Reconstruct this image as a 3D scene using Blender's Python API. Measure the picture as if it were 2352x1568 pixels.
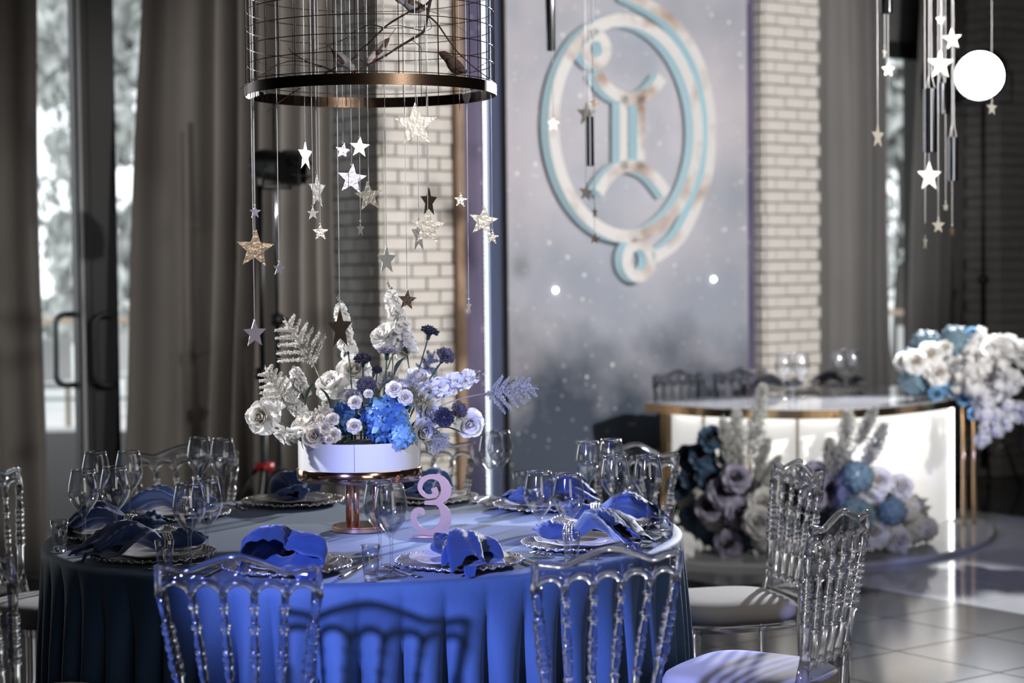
import bpy, bmesh, math, random
from math import sin, cos, pi, sqrt, atan2, radians as rad
from mathutils import Vector, Matrix, Euler

sc = bpy.context.scene
for _o in list(bpy.data.objects):
    bpy.data.objects.remove(_o, do_unlink=True)
COL = sc.collection

# ------------------------------------------------------------------ camera
W, H, F = 2352.0, 1568.0, 4300.0           # photo size and focal length in pixels
CAMZ, PITCH, ROLL = 1.51, math.atan(0.0386), rad(0.6)
CAM = Vector((0, 0, CAMZ))
_fw = Vector((0, cos(PITCH), -sin(PITCH)))
_up0 = Vector((0, sin(PITCH), cos(PITCH)))
_rt0 = Vector((1, 0, 0))
_rt = _rt0 * cos(ROLL) - _up0 * sin(ROLL)
_up = _up0 * cos(ROLL) + _rt0 * sin(ROLL)
cd = bpy.data.cameras.new('camera')
cam = bpy.data.objects.new('camera', cd)
COL.objects.link(cam)
cam.matrix_world = Matrix(((_rt.x, _up.x, -_fw.x, CAM.x), (_rt.y, _up.y, -_fw.y, CAM.y), (_rt.z, _up.z, -_fw.z, CAM.z), (0, 0, 0, 1)))
cd.sensor_width = 36.0
cd.lens = 36.0 * F / W
cd.clip_start, cd.clip_end = 0.05, 200
cd.dof.use_dof = True
cd.dof.focus_distance = 5.0
cd.dof.aperture_fstop = 2.5
sc.camera = cam

def ray(x, y):
    return _fw + _rt * ((x - W / 2) / F) - _up * ((y - H / 2) / F)
def at(x, y, Y):
    d = ray(x, y)
    return CAM + d * (Y / d.y)
def onz(x, y, z):
    d = ray(x, y)
    return CAM + d * ((z - CAMZ) / d.z)

# ------------------------------------------------------------------ world, lights, exposure
wd = bpy.data.worlds.new('sky')
sc.world = wd
wd.use_nodes = True
_bg = wd.node_tree.nodes['Background']
_bg.inputs[0].default_value = (0.93, 0.96, 1.0, 1)
_bg.inputs[1].default_value = 2.3
sc.view_settings.view_transform = 'Standard'
sc.view_settings.look = 'None'
sc.view_settings.gamma = 1.0
sc.view_settings.exposure = 0.0
sc.view_settings.use_curve_mapping = False
sc.cycles.max_bounces = 10
sc.cycles.transparent_max_bounces = 24
sc.cycles.transmission_bounces = 8
sc.cycles.glossy_bounces = 4
sc.cycles.diffuse_bounces = 3
sc.cycles.sample_clamp_indirect = 6.0
sc.cycles.caustics_reflective = False
sc.cycles.caustics_refractive = False

def aim(o, target):
    o.rotation_euler = (Vector(target) - o.location).to_track_quat('-Z', 'Y').to_euler()
def spot(name, loc, target, power, color, angle, blend=0.15, size=0.05):
    l = bpy.data.lights.new(name, 'SPOT')
    l.energy, l.color, l.spot_size, l.spot_blend, l.shadow_soft_size = power, color, rad(angle), blend, size
    o = bpy.data.objects.new(name, l)
    COL.objects.link(o)
    o.location = loc
    aim(o, target)
    return o
def area(name, loc, target, power, color, sx, sy):
    l = bpy.data.lights.new(name, 'AREA')
    l.shape = 'RECTANGLE'
    l.energy, l.color, l.size, l.size_y = power, color, sx, sy
    o = bpy.data.objects.new(name, l)
    COL.objects.link(o)
    o.location = loc
    aim(o, target)
    return o

BACKLIGHT = at(2265, 165, 12.6)
spot('blue_stage_spot', (-2.5, 0.35, 2.35), (0.26, 4.9, 0.8), 2400, (0.3, 0.37, 1.0), 19.5, 0.35, 0.08)
spot('white_front_spot', (2.6, 0.4, 3.1), (-0.3, 5.45, 1.68), 820, (1.0, 0.98, 0.97), 19, 0.5, 0.07)
spot('white_backdrop_spot', (4.3, 3.3, 2.9), (0.85, 10.8, 2.3), 3300, (1.0, 0.97, 0.95), 40, 0.6, 0.08)
spot('white_curtain_spot', (4.1, 4.2, 3.3), (-1.3, 9.3, 1.7), 560, (1.0, 0.95, 0.9), 24, 0.8, 0.08)
spot('white_side_spot', (-4.6, 6.6, 3.3), (-0.45, 5.38, 1.35), 2400, (1.0, 0.99, 1.0), 13, 0.35, 0.06)
spot('back_stage_spot', BACKLIGHT + Vector((-0.03, -0.2, -0.02)), (0.3, 6.0, 0.6), 2700, (0.93, 0.95, 1.0), 53, 0.25, 0.09)
area('ceiling_fill', (2.2, 5.0, 4.2), (-0.6, 8.0, 0.6), 40, (1.0, 0.95, 0.9), 3.0, 3.0)  # soft ambient fill added overhead, no fixture modelled for it
area('rear_fill', (2.6, -3.6, 2.2), (0.0, 6.0, 1.2), 45, (1.0, 0.97, 0.93), 3.0, 2.4)  # added soft fill behind the camera, there is no window in that wall
# ------------------------------------------------------------------ materials
MATS = {}
def _inp(n, name, v):
    if name in n.inputs:
        n.inputs[name].default_value = v
def mat(name, col, rough=0.5, metal=0.0, trans=0.0, ior=1.45, sheen=0.0, emit=None, es=0.0, var=0.0, vscale=8.0, bump=0.0, bscale=60.0, coat=0.0, sss=0.0, spec=0.5, stretch=None):
    m = bpy.data.materials.new(name)
    m.use_nodes = True
    nt = m.node_tree
    p = nt.nodes['Principled BSDF']
    c = (col[0], col[1], col[2], 1)
    p.inputs['Base Color'].default_value = c
    p.inputs['Roughness'].default_value = rough
    p.inputs['Metallic'].default_value = metal
    _inp(p, 'Transmission Weight', trans)
    _inp(p, 'IOR', ior)
    _inp(p, 'Sheen Weight', sheen)
    _inp(p, 'Sheen Roughness', 0.4)
    _inp(p, 'Coat Weight', coat)
    _inp(p, 'Specular IOR Level', spec)
    if sss:
        _inp(p, 'Subsurface Weight', sss)
        _inp(p, 'Subsurface Scale', 0.01)
    if emit:
        _inp(p, 'Emission Color', (emit[0], emit[1], emit[2], 1))
        _inp(p, 'Emission Strength', es)
    tc = None
    if var or bump:
        tc = nt.nodes.new('ShaderNodeTexCoord')
        src = tc.outputs['Object']
        if stretch:
            mp = nt.nodes.new('ShaderNodeMapping')
            mp.inputs['Scale'].default_value = stretch
            nt.links.new(src, mp.inputs[0])
            src = mp.outputs[0]
    if var:
        nz = nt.nodes.new('ShaderNodeTexNoise')
        nz.inputs['Scale'].default_value = vscale
        nz.inputs['Detail'].default_value = 4
        nt.links.new(src, nz.inputs['Vector'])
        rp = nt.nodes.new('ShaderNodeValToRGB')
        rp.color_ramp.elements[0].position = 0.3
        rp.color_ramp.elements[1].position = 0.7
        rp.color_ramp.elements[0].color = tuple(max(0, x * (1 - var)) for x in col) + (1,)
        rp.color_ramp.elements[1].color = tuple(min(1, x * (1 + var)) for x in col) + (1,)
        nt.links.new(nz.outputs[0], rp.inputs[0])
        nt.links.new(rp.outputs[0], p.inputs['Base Color'])
    if bump:
        nb = nt.nodes.new('ShaderNodeTexNoise')
        nb.inputs['Scale'].default_value = bscale
        nb.inputs['Detail'].default_value = 3
        nt.links.new(src, nb.inputs['Vector'])
        bp = nt.nodes.new('ShaderNodeBump')
        bp.inputs['Strength'].default_value = bump
        bp.inputs['Distance'].default_value = 0.01
        nt.links.new(nb.outputs[0], bp.inputs['Height'])
        nt.links.new(bp.outputs[0], p.inputs['Normal'])
    MATS[name] = m
    return m

def thin_glass(name, tint=(1, 1, 1), rough=0.02, base=0.06, edge=0.75, power=0.35):
    """single-walled glass: see-through sheet with a mirror-like skin that grows at grazing angles"""
    m = bpy.data.materials.new(name)
    m.use_nodes = True
    nt = m.node_tree
    for n in list(nt.nodes):
        nt.nodes.remove(n)
    out = nt.nodes.new('ShaderNodeOutputMaterial')
    tr = nt.nodes.new('ShaderNodeBsdfTransparent')
    tr.inputs[0].default_value = tint + (1,)
    gl = nt.nodes.new('ShaderNodeBsdfGlossy')
    gl.inputs['Roughness'].default_value = rough
    lw = nt.nodes.new('ShaderNodeLayerWeight')
    lw.inputs[0].default_value = power
    mr = nt.nodes.new('ShaderNodeMapRange')
    mr.inputs['To Min'].default_value = base
    mr.inputs['To Max'].default_value = edge
    nt.links.new(lw.outputs['Facing'], mr.inputs['Value'])
    mx = nt.nodes.new('ShaderNodeMixShader')
    nt.links.new(mr.outputs[0], mx.inputs[0])
    nt.links.new(tr.outputs[0], mx.inputs[1])
    nt.links.new(gl.outputs[0], mx.inputs[2])
    nt.links.new(mx.outputs[0], out.inputs[0])
    MATS[name] = m
    return m

def petal_mat(name, col, trans=0.35, var=0.08, rough=0.55):
    m = mat(name, col, rough, var=var, vscale=25, sheen=0.2)
    nt = m.node_tree
    p = nt.nodes['Principled BSDF']
    out = nt.nodes['Material Output']
    t = nt.nodes.new('ShaderNodeBsdfTranslucent')
    t.inputs[0].default_value = col + (1,)
    mx = nt.nodes.new('ShaderNodeMixShader')
    mx.inputs[0].default_value = trans
    nt.links.new(p.outputs[0], mx.inputs[1])
    nt.links.new(t.outputs[0], mx.inputs[2])
    nt.links.new(mx.outputs[0], out.inputs[0])
    return m

mat('brick', (0.56, 0.53, 0.49), 0.85, var=0.07, vscale=3, bump=0.35, bscale=25)
mat('mortar', (0.2, 0.19, 0.18), 0.95, bump=0.4, bscale=60)
mat('plaster', (0.16, 0.155, 0.15), 0.9, var=0.1)
mat('ceiling', (0.12, 0.12, 0.12), 0.9)
mat('dark_tile', (0.032, 0.03, 0.029), 0.14, spec=0.2, var=0.25, vscale=3)
mat('marble_tile', (0.48, 0.48, 0.49), 0.07, spec=0.4, var=0.06, vscale=1.5)
mat('grout', (0.025, 0.025, 0.025), 0.8)
mat('curtain', (0.165, 0.15, 0.135), 0.85, sheen=0.25, var=0.06, vscale=2, bump=0.06, bscale=200)
mat('curtain_cool', (0.16, 0.155, 0.15), 0.85, sheen=0.25, var=0.06, vscale=2, bump=0.06, bscale=200)
mat('door_metal', (0.022, 0.023, 0.025), 0.45)
mat('handle_metal', (0.16, 0.19, 0.2), 0.35, 0.6)
thin_glass('window_glass', (0.97, 0.98, 0.98), 0.02, 0.03, 0.4)
mat('deck_wood', (0.75, 0.74, 0.73), 0.7, var=0.12, vscale=6)
mat('rail_wood', (0.6, 0.45, 0.34), 0.6, var=0.1)
mat('rail_metal', (0.35, 0.36, 0.37), 0.5, 0.3)
mat('foliage', (0.36, 0.38, 0.36), 0.6, var=0.35, vscale=2)
mat('foliage_pale', (0.6, 0.62, 0.6), 0.6, var=0.3, vscale=2)
mat('bark', (0.1, 0.09, 0.08), 0.9, var=0.3)
mat('outdoor_white', (0.75, 0.75, 0.74), 0.6)
# cloth
mat('tablecloth', (0.06, 0.12, 0.24), 0.65, sheen=0.2, var=0.12, vscale=5, bump=0.08, bscale=120)
mat('napkin', (0.025, 0.06, 0.2), 0.6, sheen=0.35, var=0.15, vscale=20, bump=0.08, bscale=250)
mat('seat_fabric', (0.5, 0.46, 0.43), 0.85, sheen=0.4, var=0.06, vscale=12, bump=0.05, bscale=300)
mat('wood_plain', (0.3, 0.2, 0.13), 0.6, var=0.2, vscale=10)
# table ware
mat('acrylic', (0.99, 0.99, 1.0), 0.09, trans=1.0, ior=1.47)
_nt = MATS['acrylic'].node_tree
_t = _nt.nodes.new('ShaderNodeBsdfTransparent')
_x = _nt.nodes.new('ShaderNodeMixShader')
_x.inputs[0].default_value = 0.3
_nt.links.new(_nt.nodes['Principled BSDF'].outputs[0], _x.inputs[1])
_nt.links.new(_t.outputs[0], _x.inputs[2])
_nt.links.new(_x.outputs[0], _nt.nodes['Material Output'].inputs[0])
thin_glass('glass', (0.985, 0.99, 1.0), 0.05, 0.07, 0.75, 0.3)
mat('glass_solid', (0.98, 0.99, 1.0), 0.02, trans=1.0, ior=1.45)
mat('silver', (0.7, 0.68, 0.67), 0.25, 0.75, bump=0.5, bscale=90)
mat('ring_silver', (0.85, 0.84, 0.83), 0.18, 1.0, bump=0.6, bscale=300)
mat('steel', (0.6, 0.59, 0.58), 0.16, 1.0)
mat('china', (0.82, 0.8, 0.8), 0.18, coat=0.3)
mat('rose_gold', (0.86, 0.53, 0.38), 0.1, 1.0)
mat('copper_rod', (0.78, 0.46, 0.36), 0.25, 1.0)
mat('pink_paint', (0.56, 0.37, 0.32), 0.4, 0.35, var=0.04)
mat('pot_white', (0.62, 0.62, 0.63), 0.12, coat=0.5)
mat('seam', (0.18, 0.18, 0.2), 0.6)
mat('soil', (0.02, 0.02, 0.02), 0.9)
# flowers
petal_mat('petal_white', (0.82, 0.81, 0.8))
petal_mat('petal_cream', (0.78, 0.74, 0.68))
petal_mat('petal_grey', (0.55, 0.54, 0.52))
petal_mat('petal_blue', (0.06, 0.17, 0.42), 0.3, 0.35)
petal_mat('petal_paleblue', (0.2, 0.4, 0.62), 0.35, 0.3)
petal_mat('petal_navy', (0.016, 0.017, 0.05), 0.15, 0.4)
petal_mat('petal_plum', (0.085, 0.075, 0.11), 0.2, 0.35)
petal_mat('petal_mauve', (0.27, 0.25, 0.33), 0.25, 0.2)
petal_mat('petal_teal', (0.16, 0.25, 0.31), 0.25, 0.25)
petal_mat('petal_steelblue', (0.025, 0.06, 0.11), 0.2, 0.35)
petal_mat('plume_white', (0.9, 0.88, 0.85), 0.45)
petal_mat('plume_grey', (0.5, 0.5, 0.48), 0.4)
mat('stem', (0.035, 0.075, 0.05), 0.55, var=0.2)
mat('stem_dark', (0.03, 0.035, 0.04), 0.6)
mat('leaf', (0.06, 0.085, 0.07), 0.5, var=0.2)
mat('leaf_grey', (0.22, 0.23, 0.21), 0.55, var=0.2)
# cage and mobiles
mat('cage_band', (0.06, 0.04, 0.027), 0.3, 1.0, bump=0.025, bscale=300)
mat('cage_wire', (0.12, 0.08, 0.055), 0.35, 1.0)
mat('twig', (0.05, 0.032, 0.024), 0.85, var=0.3, vscale=40)
mat('string', (0.75, 0.74, 0.76), 0.5)
mat('foil_silver', (0.4, 0.37, 0.325), 0.25, 0.6, bump=0.12, bscale=4)
mat('foil_pale', (0.66, 0.65, 0.62), 0.34, 0.55, bump=0.12, bscale=4)
mat('foil_bronze', (0.2, 0.15, 0.11), 0.25, 0.8, bump=0.12, bscale=4, var=0.35, vscale=14)
mat('foil_lilac_cast', (0.4, 0.37, 0.46), 0.3, 0.5, bump=0.12, bscale=4)  # foil with the lilac cast of the blue spot put into its colour
mat('mirror_tube', (0.55, 0.57, 0.62), 0.05, 1.0)
mat('bird_grey', (0.32, 0.3, 0.32), 0.8, var=0.15, vscale=60)
mat('bird_brown', (0.1, 0.06, 0.045), 0.8, var=0.3, vscale=60)
mat('bird_pale', (0.6, 0.55, 0.54), 0.8)
mat('bird_red', (0.55, 0.05, 0.04), 0.5)
# backdrop and sweetheart table
mat('black_trim', (0.012, 0.013, 0.016), 0.4)
mat('led_channel', (0.35, 0.45, 0.75), 0.5)
mat('led', (0.6, 0.65, 0.7), 0.4, emit=(0.6, 0.8, 0.85), es=0.35)
mat('fairy_led', (1, 1, 1), 0.4, emit=(1, 1, 1), es=12)
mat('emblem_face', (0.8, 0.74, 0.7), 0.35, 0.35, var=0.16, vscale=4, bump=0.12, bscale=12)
mat('emblem_glow', (0.42, 0.55, 0.6), 0.5, emit=(0.5, 0.74, 0.8), es=0.32)
mat('gold', (0.7, 0.47, 0.25), 0.22, 1.0)
mat('table_gloss', (0.45, 0.45, 0.48), 0.07, coat=0.4)
mat('lit_panel', (0.8, 0.78, 0.75), 0.5, emit=(1.0, 0.98, 0.95), es=0.5)
mat('panel_led', (1, 1, 1), 0.5, emit=(1.0, 0.99, 0.97), es=5.0)
mat('stage_black', (0.008, 0.008, 0.009), 0.42)
mat('lamp_lens', (1, 1, 1), 0.3, emit=(0.95, 0.97, 1.0), es=40)
mat('red_plastic', (0.35, 0.015, 0.015), 0.4)
mat('chrome', (0.6, 0.6, 0.62), 0.15, 1.0)
mat('sofa_grey', (0.06, 0.06, 0.065), 0.85)
mat('leg_wood', (0.4, 0.2, 0.1), 0.5)

def print_material(name, cA, cB, cDark, zlo, zhi, speck):
    """flat galaxy print: cloudy wash, dark landscape along the bottom, scattered star specks"""
    m = bpy.data.materials.new(name)
    m.use_nodes = True
    nt = m.node_tree
    p = nt.nodes['Principled BSDF']
    p.inputs['Roughness'].default_value = 0.7
    _inp(p, 'Specular IOR Level', 0.1)
    L = nt.links.new
    N = nt.nodes.new
    tc = N('ShaderNodeTexCoord')
    nz = N('ShaderNodeTexNoise'); nz.inputs['Scale'].default_value = 1.1; nz.inputs['Detail'].default_value = 6
    L(tc.outputs['Object'], nz.inputs['Vector'])
    rp = N('ShaderNodeValToRGB')
    rp.color_ramp.elements[0].position, rp.color_ramp.elements[1].position = 0.36, 0.64
    rp.color_ramp.elements[0].color, rp.color_ramp.elements[1].color = cA + (1,), cB + (1,)
    L(nz.outputs[0], rp.inputs[0])
    sx = N('ShaderNodeSeparateXYZ'); L(tc.outputs['Object'], sx.inputs[0])
    n2 = N('ShaderNodeTexNoise'); n2.inputs['Scale'].default_value = 2.6; n2.inputs['Detail'].default_value = 5
    L(tc.outputs['Object'], n2.inputs['Vector'])
    ad = N('ShaderNodeMath'); ad.operation = 'MULTIPLY_ADD'; ad.inputs[1].default_value = 1.1
    L(n2.outputs[0], ad.inputs[0]); L(sx.outputs['Z'], ad.inputs[2])
    mr = N('ShaderNodeMapRange'); mr.inputs['From Min'].default_value = zlo; mr.inputs['From Max'].default_value = zhi
    L(ad.outputs[0], mr.inputs['Value'])
    mx = N('ShaderNodeMix'); mx.data_type = 'RGBA'
    mx.inputs[6].default_value = cDark + (1,)
    L(mr.outputs[0], mx.inputs[0]); L(rp.outputs[0], mx.inputs[7])
    col = mx.outputs[2]
    for scl, th, amt in ((9, 0.13, 0.75), (19, 0.17, 0.5)):
        vo = N('ShaderNodeTexVoronoi'); vo.inputs['Scale'].default_value = scl
        L(tc.outputs['Object'], vo.inputs['Vector'])
        lt = N('ShaderNodeMapRange'); lt.inputs['From Min'].default_value = th; lt.inputs['From Max'].default_value = th * 0.35
        L(vo.outputs['Distance'], lt.inputs['Value'])
        sp = N('ShaderNodeSeparateColor'); L(vo.outputs['Color'], sp.inputs[0])
        gt = N('ShaderNodeMath'); gt.operation = 'GREATER_THAN'; gt.inputs[1].default_value = 1 - speck
        L(sp.outputs[0], gt.inputs[0])
        ml = N('ShaderNodeMath'); ml.operation = 'MULTIPLY'; L(lt.outputs[0], ml.inputs[0]); L(gt.outputs[0], ml.inputs[1])
        m3 = N('ShaderNodeMath'); m3.operation = 'MULTIPLY'; m3.inputs[1].default_value = amt; L(ml.outputs[0], m3.inputs[0])
        m2 = N('ShaderNodeMix'); m2.data_type = 'RGBA'; m2.inputs[7].default_value = (0.85, 0.82, 0.8, 1)
        L(m3.outputs[0], m2.inputs[0]); L(col, m2.inputs[6])
        col = m2.outputs[2]
    L(col, p.inputs['Base Color'])
    MATS[name] = m
print_material('galaxy_print', (0.27, 0.29, 0.335), (0.45, 0.42, 0.45), (0.05, 0.062, 0.085), 1.22, 1.8, 0.5)
print_material('galaxy_purple', (0.07, 0.065, 0.115), (0.13, 0.11, 0.17), (0.03, 0.03, 0.06), 0.6, 1.4, 0.3)

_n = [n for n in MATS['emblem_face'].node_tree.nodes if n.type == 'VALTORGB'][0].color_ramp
_n.elements[0].color, _n.elements[1].color = (0.42, 0.27, 0.2, 1), (0.86, 0.84, 0.82, 1)  # copper patches put a warm mirror reflection into the face colour
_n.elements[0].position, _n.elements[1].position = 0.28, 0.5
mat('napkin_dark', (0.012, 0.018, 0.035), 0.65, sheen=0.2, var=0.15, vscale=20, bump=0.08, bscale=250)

# ------------------------------------------------------------------ mesh helpers
class MB:
    """collects shapes, then becomes ONE mesh object"""
    def __init__(s):
        s.v, s.f, s.mi = [], [], []
    def add(s, vs, fs, M=None, mi=0):
        o = len(s.v)
        s.v += [tuple(M @ Vector(v)) if M is not None else tuple(v) for v in vs]
        for f in fs:
            s.f.append(tuple(i + o for i in f))
            s.mi.append(mi)
        return s
    def box(s, lo, hi, M=None, mi=0):
        (a, b, c), (d, e, g) = lo, hi
        vs = [(a, b, c), (d, b, c), (d, e, c), (a, e, c), (a, b, g), (d, b, g), (d, e, g), (a, e, g)]
        return s.add(vs, [(3, 2, 1, 0), (4, 5, 6, 7), (0, 1, 5, 4), (1, 2, 6, 5), (2, 3, 7, 6), (3, 0, 4, 7)], M, mi)
    def lathe(s, prof, n=24, M=None, mi=0, cap=True, fn=None):
        vs, fs = [], []
        m = len(prof)
        for i, (r, z) in enumerate(prof):
            for k in range(n):
                a = 2 * pi * k / n
                rr, zz = (r, z) if fn is None else fn(i, r, z, a)
                vs.append((rr * cos(a), rr * sin(a), zz))
        for i in range(m - 1):
            for k in range(n):
                k2 = (k + 1) % n
                fs.append((i * n + k, i * n + k2, (i + 1) * n + k2, (i + 1) * n + k))
        if cap:
            if prof[0][0] > 1e-6:
                fs.append(tuple(range(n - 1, -1, -1)))
            if prof[-1][0] > 1e-6:
                fs.append(tuple((m - 1) * n + k for k in range(n)))
        return s.add(vs, fs, M, mi)
    def tube(s, pts, r, n=8, M=None, mi=0, cap=True, closed=False):
        pts = [Vector(p) for p in pts]
        N = len(pts)
        rs = r if isinstance(r, (list, tuple)) else [r] * N
        vs, fs = [], []
        prev = None
        for i, p in enumerate(pts):
            if closed:
                t = pts[(i + 1) % N] - pts[i - 1]
            else:
                t = pts[min(i + 1, N - 1)] - pts[max(i - 1, 0)]
            t = t.normalized() if t.length > 1e-9 else Vector((0, 0, 1))
            if prev is None:
                a = Vector((0, 0, 1)) if abs(t.z) < 0.9 else Vector((1, 0, 0))
                u = t.cross(a).normalized()
            else:
                u = (prev - t * prev.dot(t))
                u = u.normalized() if u.length > 1e-6 else t.orthogonal().normalized()
            prev = u
            w = t.cross(u)
            for k in range(n):
                a = 2 * pi * k / n
                vs.append(p + (u * cos(a) + w * sin(a)) * rs[i])
        for i in range(N if closed else N - 1):
            j = (i + 1) % N
            for k in range(n):
                k2 = (k + 1) % n
                fs.append((i * n + k, i * n + k2, j * n + k2, j * n + k))
        if cap and not closed:
            fs.append(tuple(range(n - 1, -1, -1)))
            fs.append(tuple((N - 1) * n + k for k in range(n)))
        return s.add(vs, fs, M, mi)
    def grid(s, fn, nu, nv, M=None, mi=0, wrap=False):
        vs = [fn(i / nu, j / nv) for j in range(nv + 1) for i in range(nu + (0 if wrap else 1))]
        c = nu if wrap else nu + 1
        fs = []
        for j in range(nv):
            for i in range(nu):
                i2 = (i + 1) % c
                fs.append((j * c + i, j * c + i2, (j + 1) * c + i2, (j + 1) * c + i))
        return s.add(vs, fs, M, mi)
    def prism(s, poly, y0, y1, M=None, mi=0):
        """extrude a polygon given in x,z between y0 and y1"""
        n = len(poly)
        vs = [(x, y0, z) for x, z in poly] + [(x, y1, z) for x, z in poly]
        fs = [tuple(range(n)), tuple(range(2 * n - 1, n - 1, -1))]
        fs += [(i, i + n, (i + 1) % n + n, (i + 1) % n) for i in range(n)]
        return s.add(vs, fs, M, mi)
    def sphere(s, c, r, n=12, m=8, M=None, mi=0, sc=(1, 1, 1)):
        c = Vector(c)
        prof = [(max(1e-4, sin(pi * i / m)), -cos(pi * i / m)) for i in range(m + 1)]
        T = Matrix.Translation(c) @ Matrix.Diagonal((r * sc[0], r * sc[1], r * sc[2], 1))
        return s.lathe(prof, n, (M @ T) if M is not None else T, mi, cap=False)
    def mesh(s, name, mats, smooth=True):
        me = bpy.data.meshes.new(name)
        me.from_pydata(s.v, [], s.f)
        for m in (mats if isinstance(mats, (list, tuple)) else [mats]):
            me.materials.append(MATS[m])
        if any(s.mi):
            me.polygons.foreach_set('material_index', s.mi)
        if smooth:
            me.polygons.foreach_set('use_smooth', [True] * len(me.polygons))
        me.update()
        return me
    def build(s, name, mats, parent=None, smooth=True, loc=None, angle=None):
        o = bpy.data.objects.new(name, s.mesh(name, mats, smooth))
        COL.objects.link(o)
        if parent is not None:
            o.parent = parent
        if loc is not None:
            o.location = loc
        if angle and smooth:
            try:
                o.data.set_sharp_from_angle(angle=rad(angle))
            except Exception:
                pass
        return o

def link(name, me, parent=None, loc=None, rot=None, scale=None):
    o = bpy.data.objects.new(name, me)
    COL.objects.link(o)
    if parent is not None:
        o.parent = parent
    if loc is not None:
        o.location = loc
    if rot is not None:
        o.rotation_euler = rot
    if scale is not None:
        o.scale = scale
    return o
def tag(o, label=None, cat=None, group=None, kind=None):
    if label:
        o['label'] = label
    if cat:
        o['category'] = cat
    if group:
        o['group'] = group
    if kind:
        o['kind'] = kind
    return o
def empty(name, loc=(0, 0, 0), rz=0.0, label=None, cat=None, group=None):
    o = bpy.data.objects.new(name, None)
    o.empty_display_size = 0.05
    COL.objects.link(o)
    o.location = loc
    o.rotation_euler = (0, 0, rz)
    return tag(o, label, cat, group)
def copy_tree(o, parent=None):
    c = o.copy()
    COL.objects.link(c)
    if parent is not None:
        c.parent = parent
        c.matrix_parent_inverse = o.matrix_parent_inverse.copy()
    for ch in list(o.children):
        copy_tree(ch, c)
    return c
def solidify(o, t, off=0.0):
    m = o.modifiers.new('thickness', 'SOLIDIFY')
    m.thickness, m.offset = t, off
    return o
def orient(d, up=Vector((0, 0, 1))):
    """rotation taking +Z to direction d"""
    return Vector(d).normalized().to_track_quat('Z', 'Y').to_matrix().to_4x4()
def smoothstep(a, b, x):
    t = min(1, max(0, (x - a) / (b - a)))
    return t * t * (3 - 2 * t)
def lerp(a, b, t):
    return a + (b - a) * t
# ------------------------------------------------------------------ the window wall and its own axes
TH = rad(36)
E = Vector((cos(TH), sin(TH), 0))            # along the wall, away from the glass door
NRM = Vector((sin(TH), -cos(TH), 0))         # out of the wall, into the room
W0 = at(880, 700, 10.2); W0.z = 0
MW = Matrix(((E.x, -NRM.x, 0, W0.x), (E.y, -NRM.y, 0, W0.y), (0, 0, 1, 0), (0, 0, 0, 1)))   # local x = along, y = -out, z = up
def wsd(p):
    q = Vector(p) - W0
    return q.dot(E), q.dot(NRM)
def wpt(s, d, z=0.0):
    return W0 + E * s + NRM * d + Vector((0, 0, z))
def wpx(x, y, d):
    r = ray(x, y)
    t = (d - (CAM - W0).dot(NRM)) / r.dot(NRM)
    p = CAM + r * t
    return wsd(p)[0], p.z
def wbuild(mb, name, m, parent=None, smooth=False):
    o = mb.build(name, m, parent, smooth)
    if parent is None:
        o.matrix_world = MW
    return o
def wempty(name, label=None, cat=None, group=None):
    o = empty(name, (0, 0, 0), 0, label, cat, group)
    o.matrix_world = MW
    return o
def project(p):
    q = Vector(p) - CAM
    dz = q.dot(_fw)
    return (W / 2 + F * q.dot(_rt) / dz, H / 2 - F * q.dot(_up) / dz) if dz > 0.1 else (1e6, 1e6)

S_RP0 = wpx(1756, 500, 0.12)[0]
S_RP1 = wpx(1882, 500, 0.12)[0]
S_FP0 = wpx(2292, 500, 0.0)[0]
S_FP1 = S_FP0 + 1.3
DW = -0.58                                     # glazing plane
ZW = 3.1                                       # head of the window openings

# floor: a grout bed with tiles laid on it
floor = MB().box((-9, -9, -0.1), (9, 18, -0.008)).build('floor', 'grout', None, False)
tag(floor, kind='structure')
TS = 0.5
S1, D1 = 1.06, 2.15
def is_marble(s, d):
    return (S1 < s < 3.42) or (S1 - TS < s < S1 and d < D1)
tile_me = {}
for mname in ('dark_tile', 'marble_tile'):
    g = 0.0025 if mname == 'dark_tile' else 0.0012
    h = TS / 2 - g
    mb = MB()
    mb.add([(-h, -h, -0.008), (h, -h, -0.008), (h, h, -0.008), (-h, h, -0.008), (-h, -h, -0.0012), (h, -h, -0.0012), (h, h, -0.0012), (-h, h, -0.0012),
            (-h + .0015, -h + .0015, 0), (h - .0015, -h + .0015, 0), (h - .0015, h - .0015, 0), (-h + .0015, h - .0015, 0)],
           [(8, 9, 10, 11), (0, 1, 5, 4), (1, 2, 6, 5), (2, 3, 7, 6), (3, 0, 4, 7), (4, 5, 9, 8), (5, 6, 10, 9), (6, 7, 11, 10), (7, 4, 8, 11)])
    tile_me[mname] = mb.mesh('tile_' + mname, mname, False)
rest = {'dark_tile': MB(), 'marble_tile': MB()}
for i in range(-22, 14):
    for j in range(-1, 26):
        s, d = S1 + (i + 0.5) * TS, D1 + (j - 4 + 0.5) * TS
        if d < DW + 0.3:
            continue
        p = wpt(s, d)
        if not (-7.5 < p.x < 6.4 and -3.4 < p.y < 17):
            continue
        mname = 'marble_tile' if is_marble(s, d) else 'dark_tile'
        u, v = project(p)
        if (1560 < u < 2480 and 1100 < v < 1700) or (-120 < u < 140 and 1280 < v < 1650):
            link('tile', tile_me[mname], floor, (p.x, p.y, 0), (0, 0, TH))
        else:
            me = tile_me[mname]
            rest[mname].add([v_.co for v_ in me.vertices], [tuple(f.vertices) for f in me.polygons], Matrix.Translation((p.x, p.y, 0)) @ Matrix.Rotation(TH, 4, 'Z'))
for mname, mb in rest.items():
    tag(mb.build('tile_field', mname, floor, False), kind='stuff')

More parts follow.
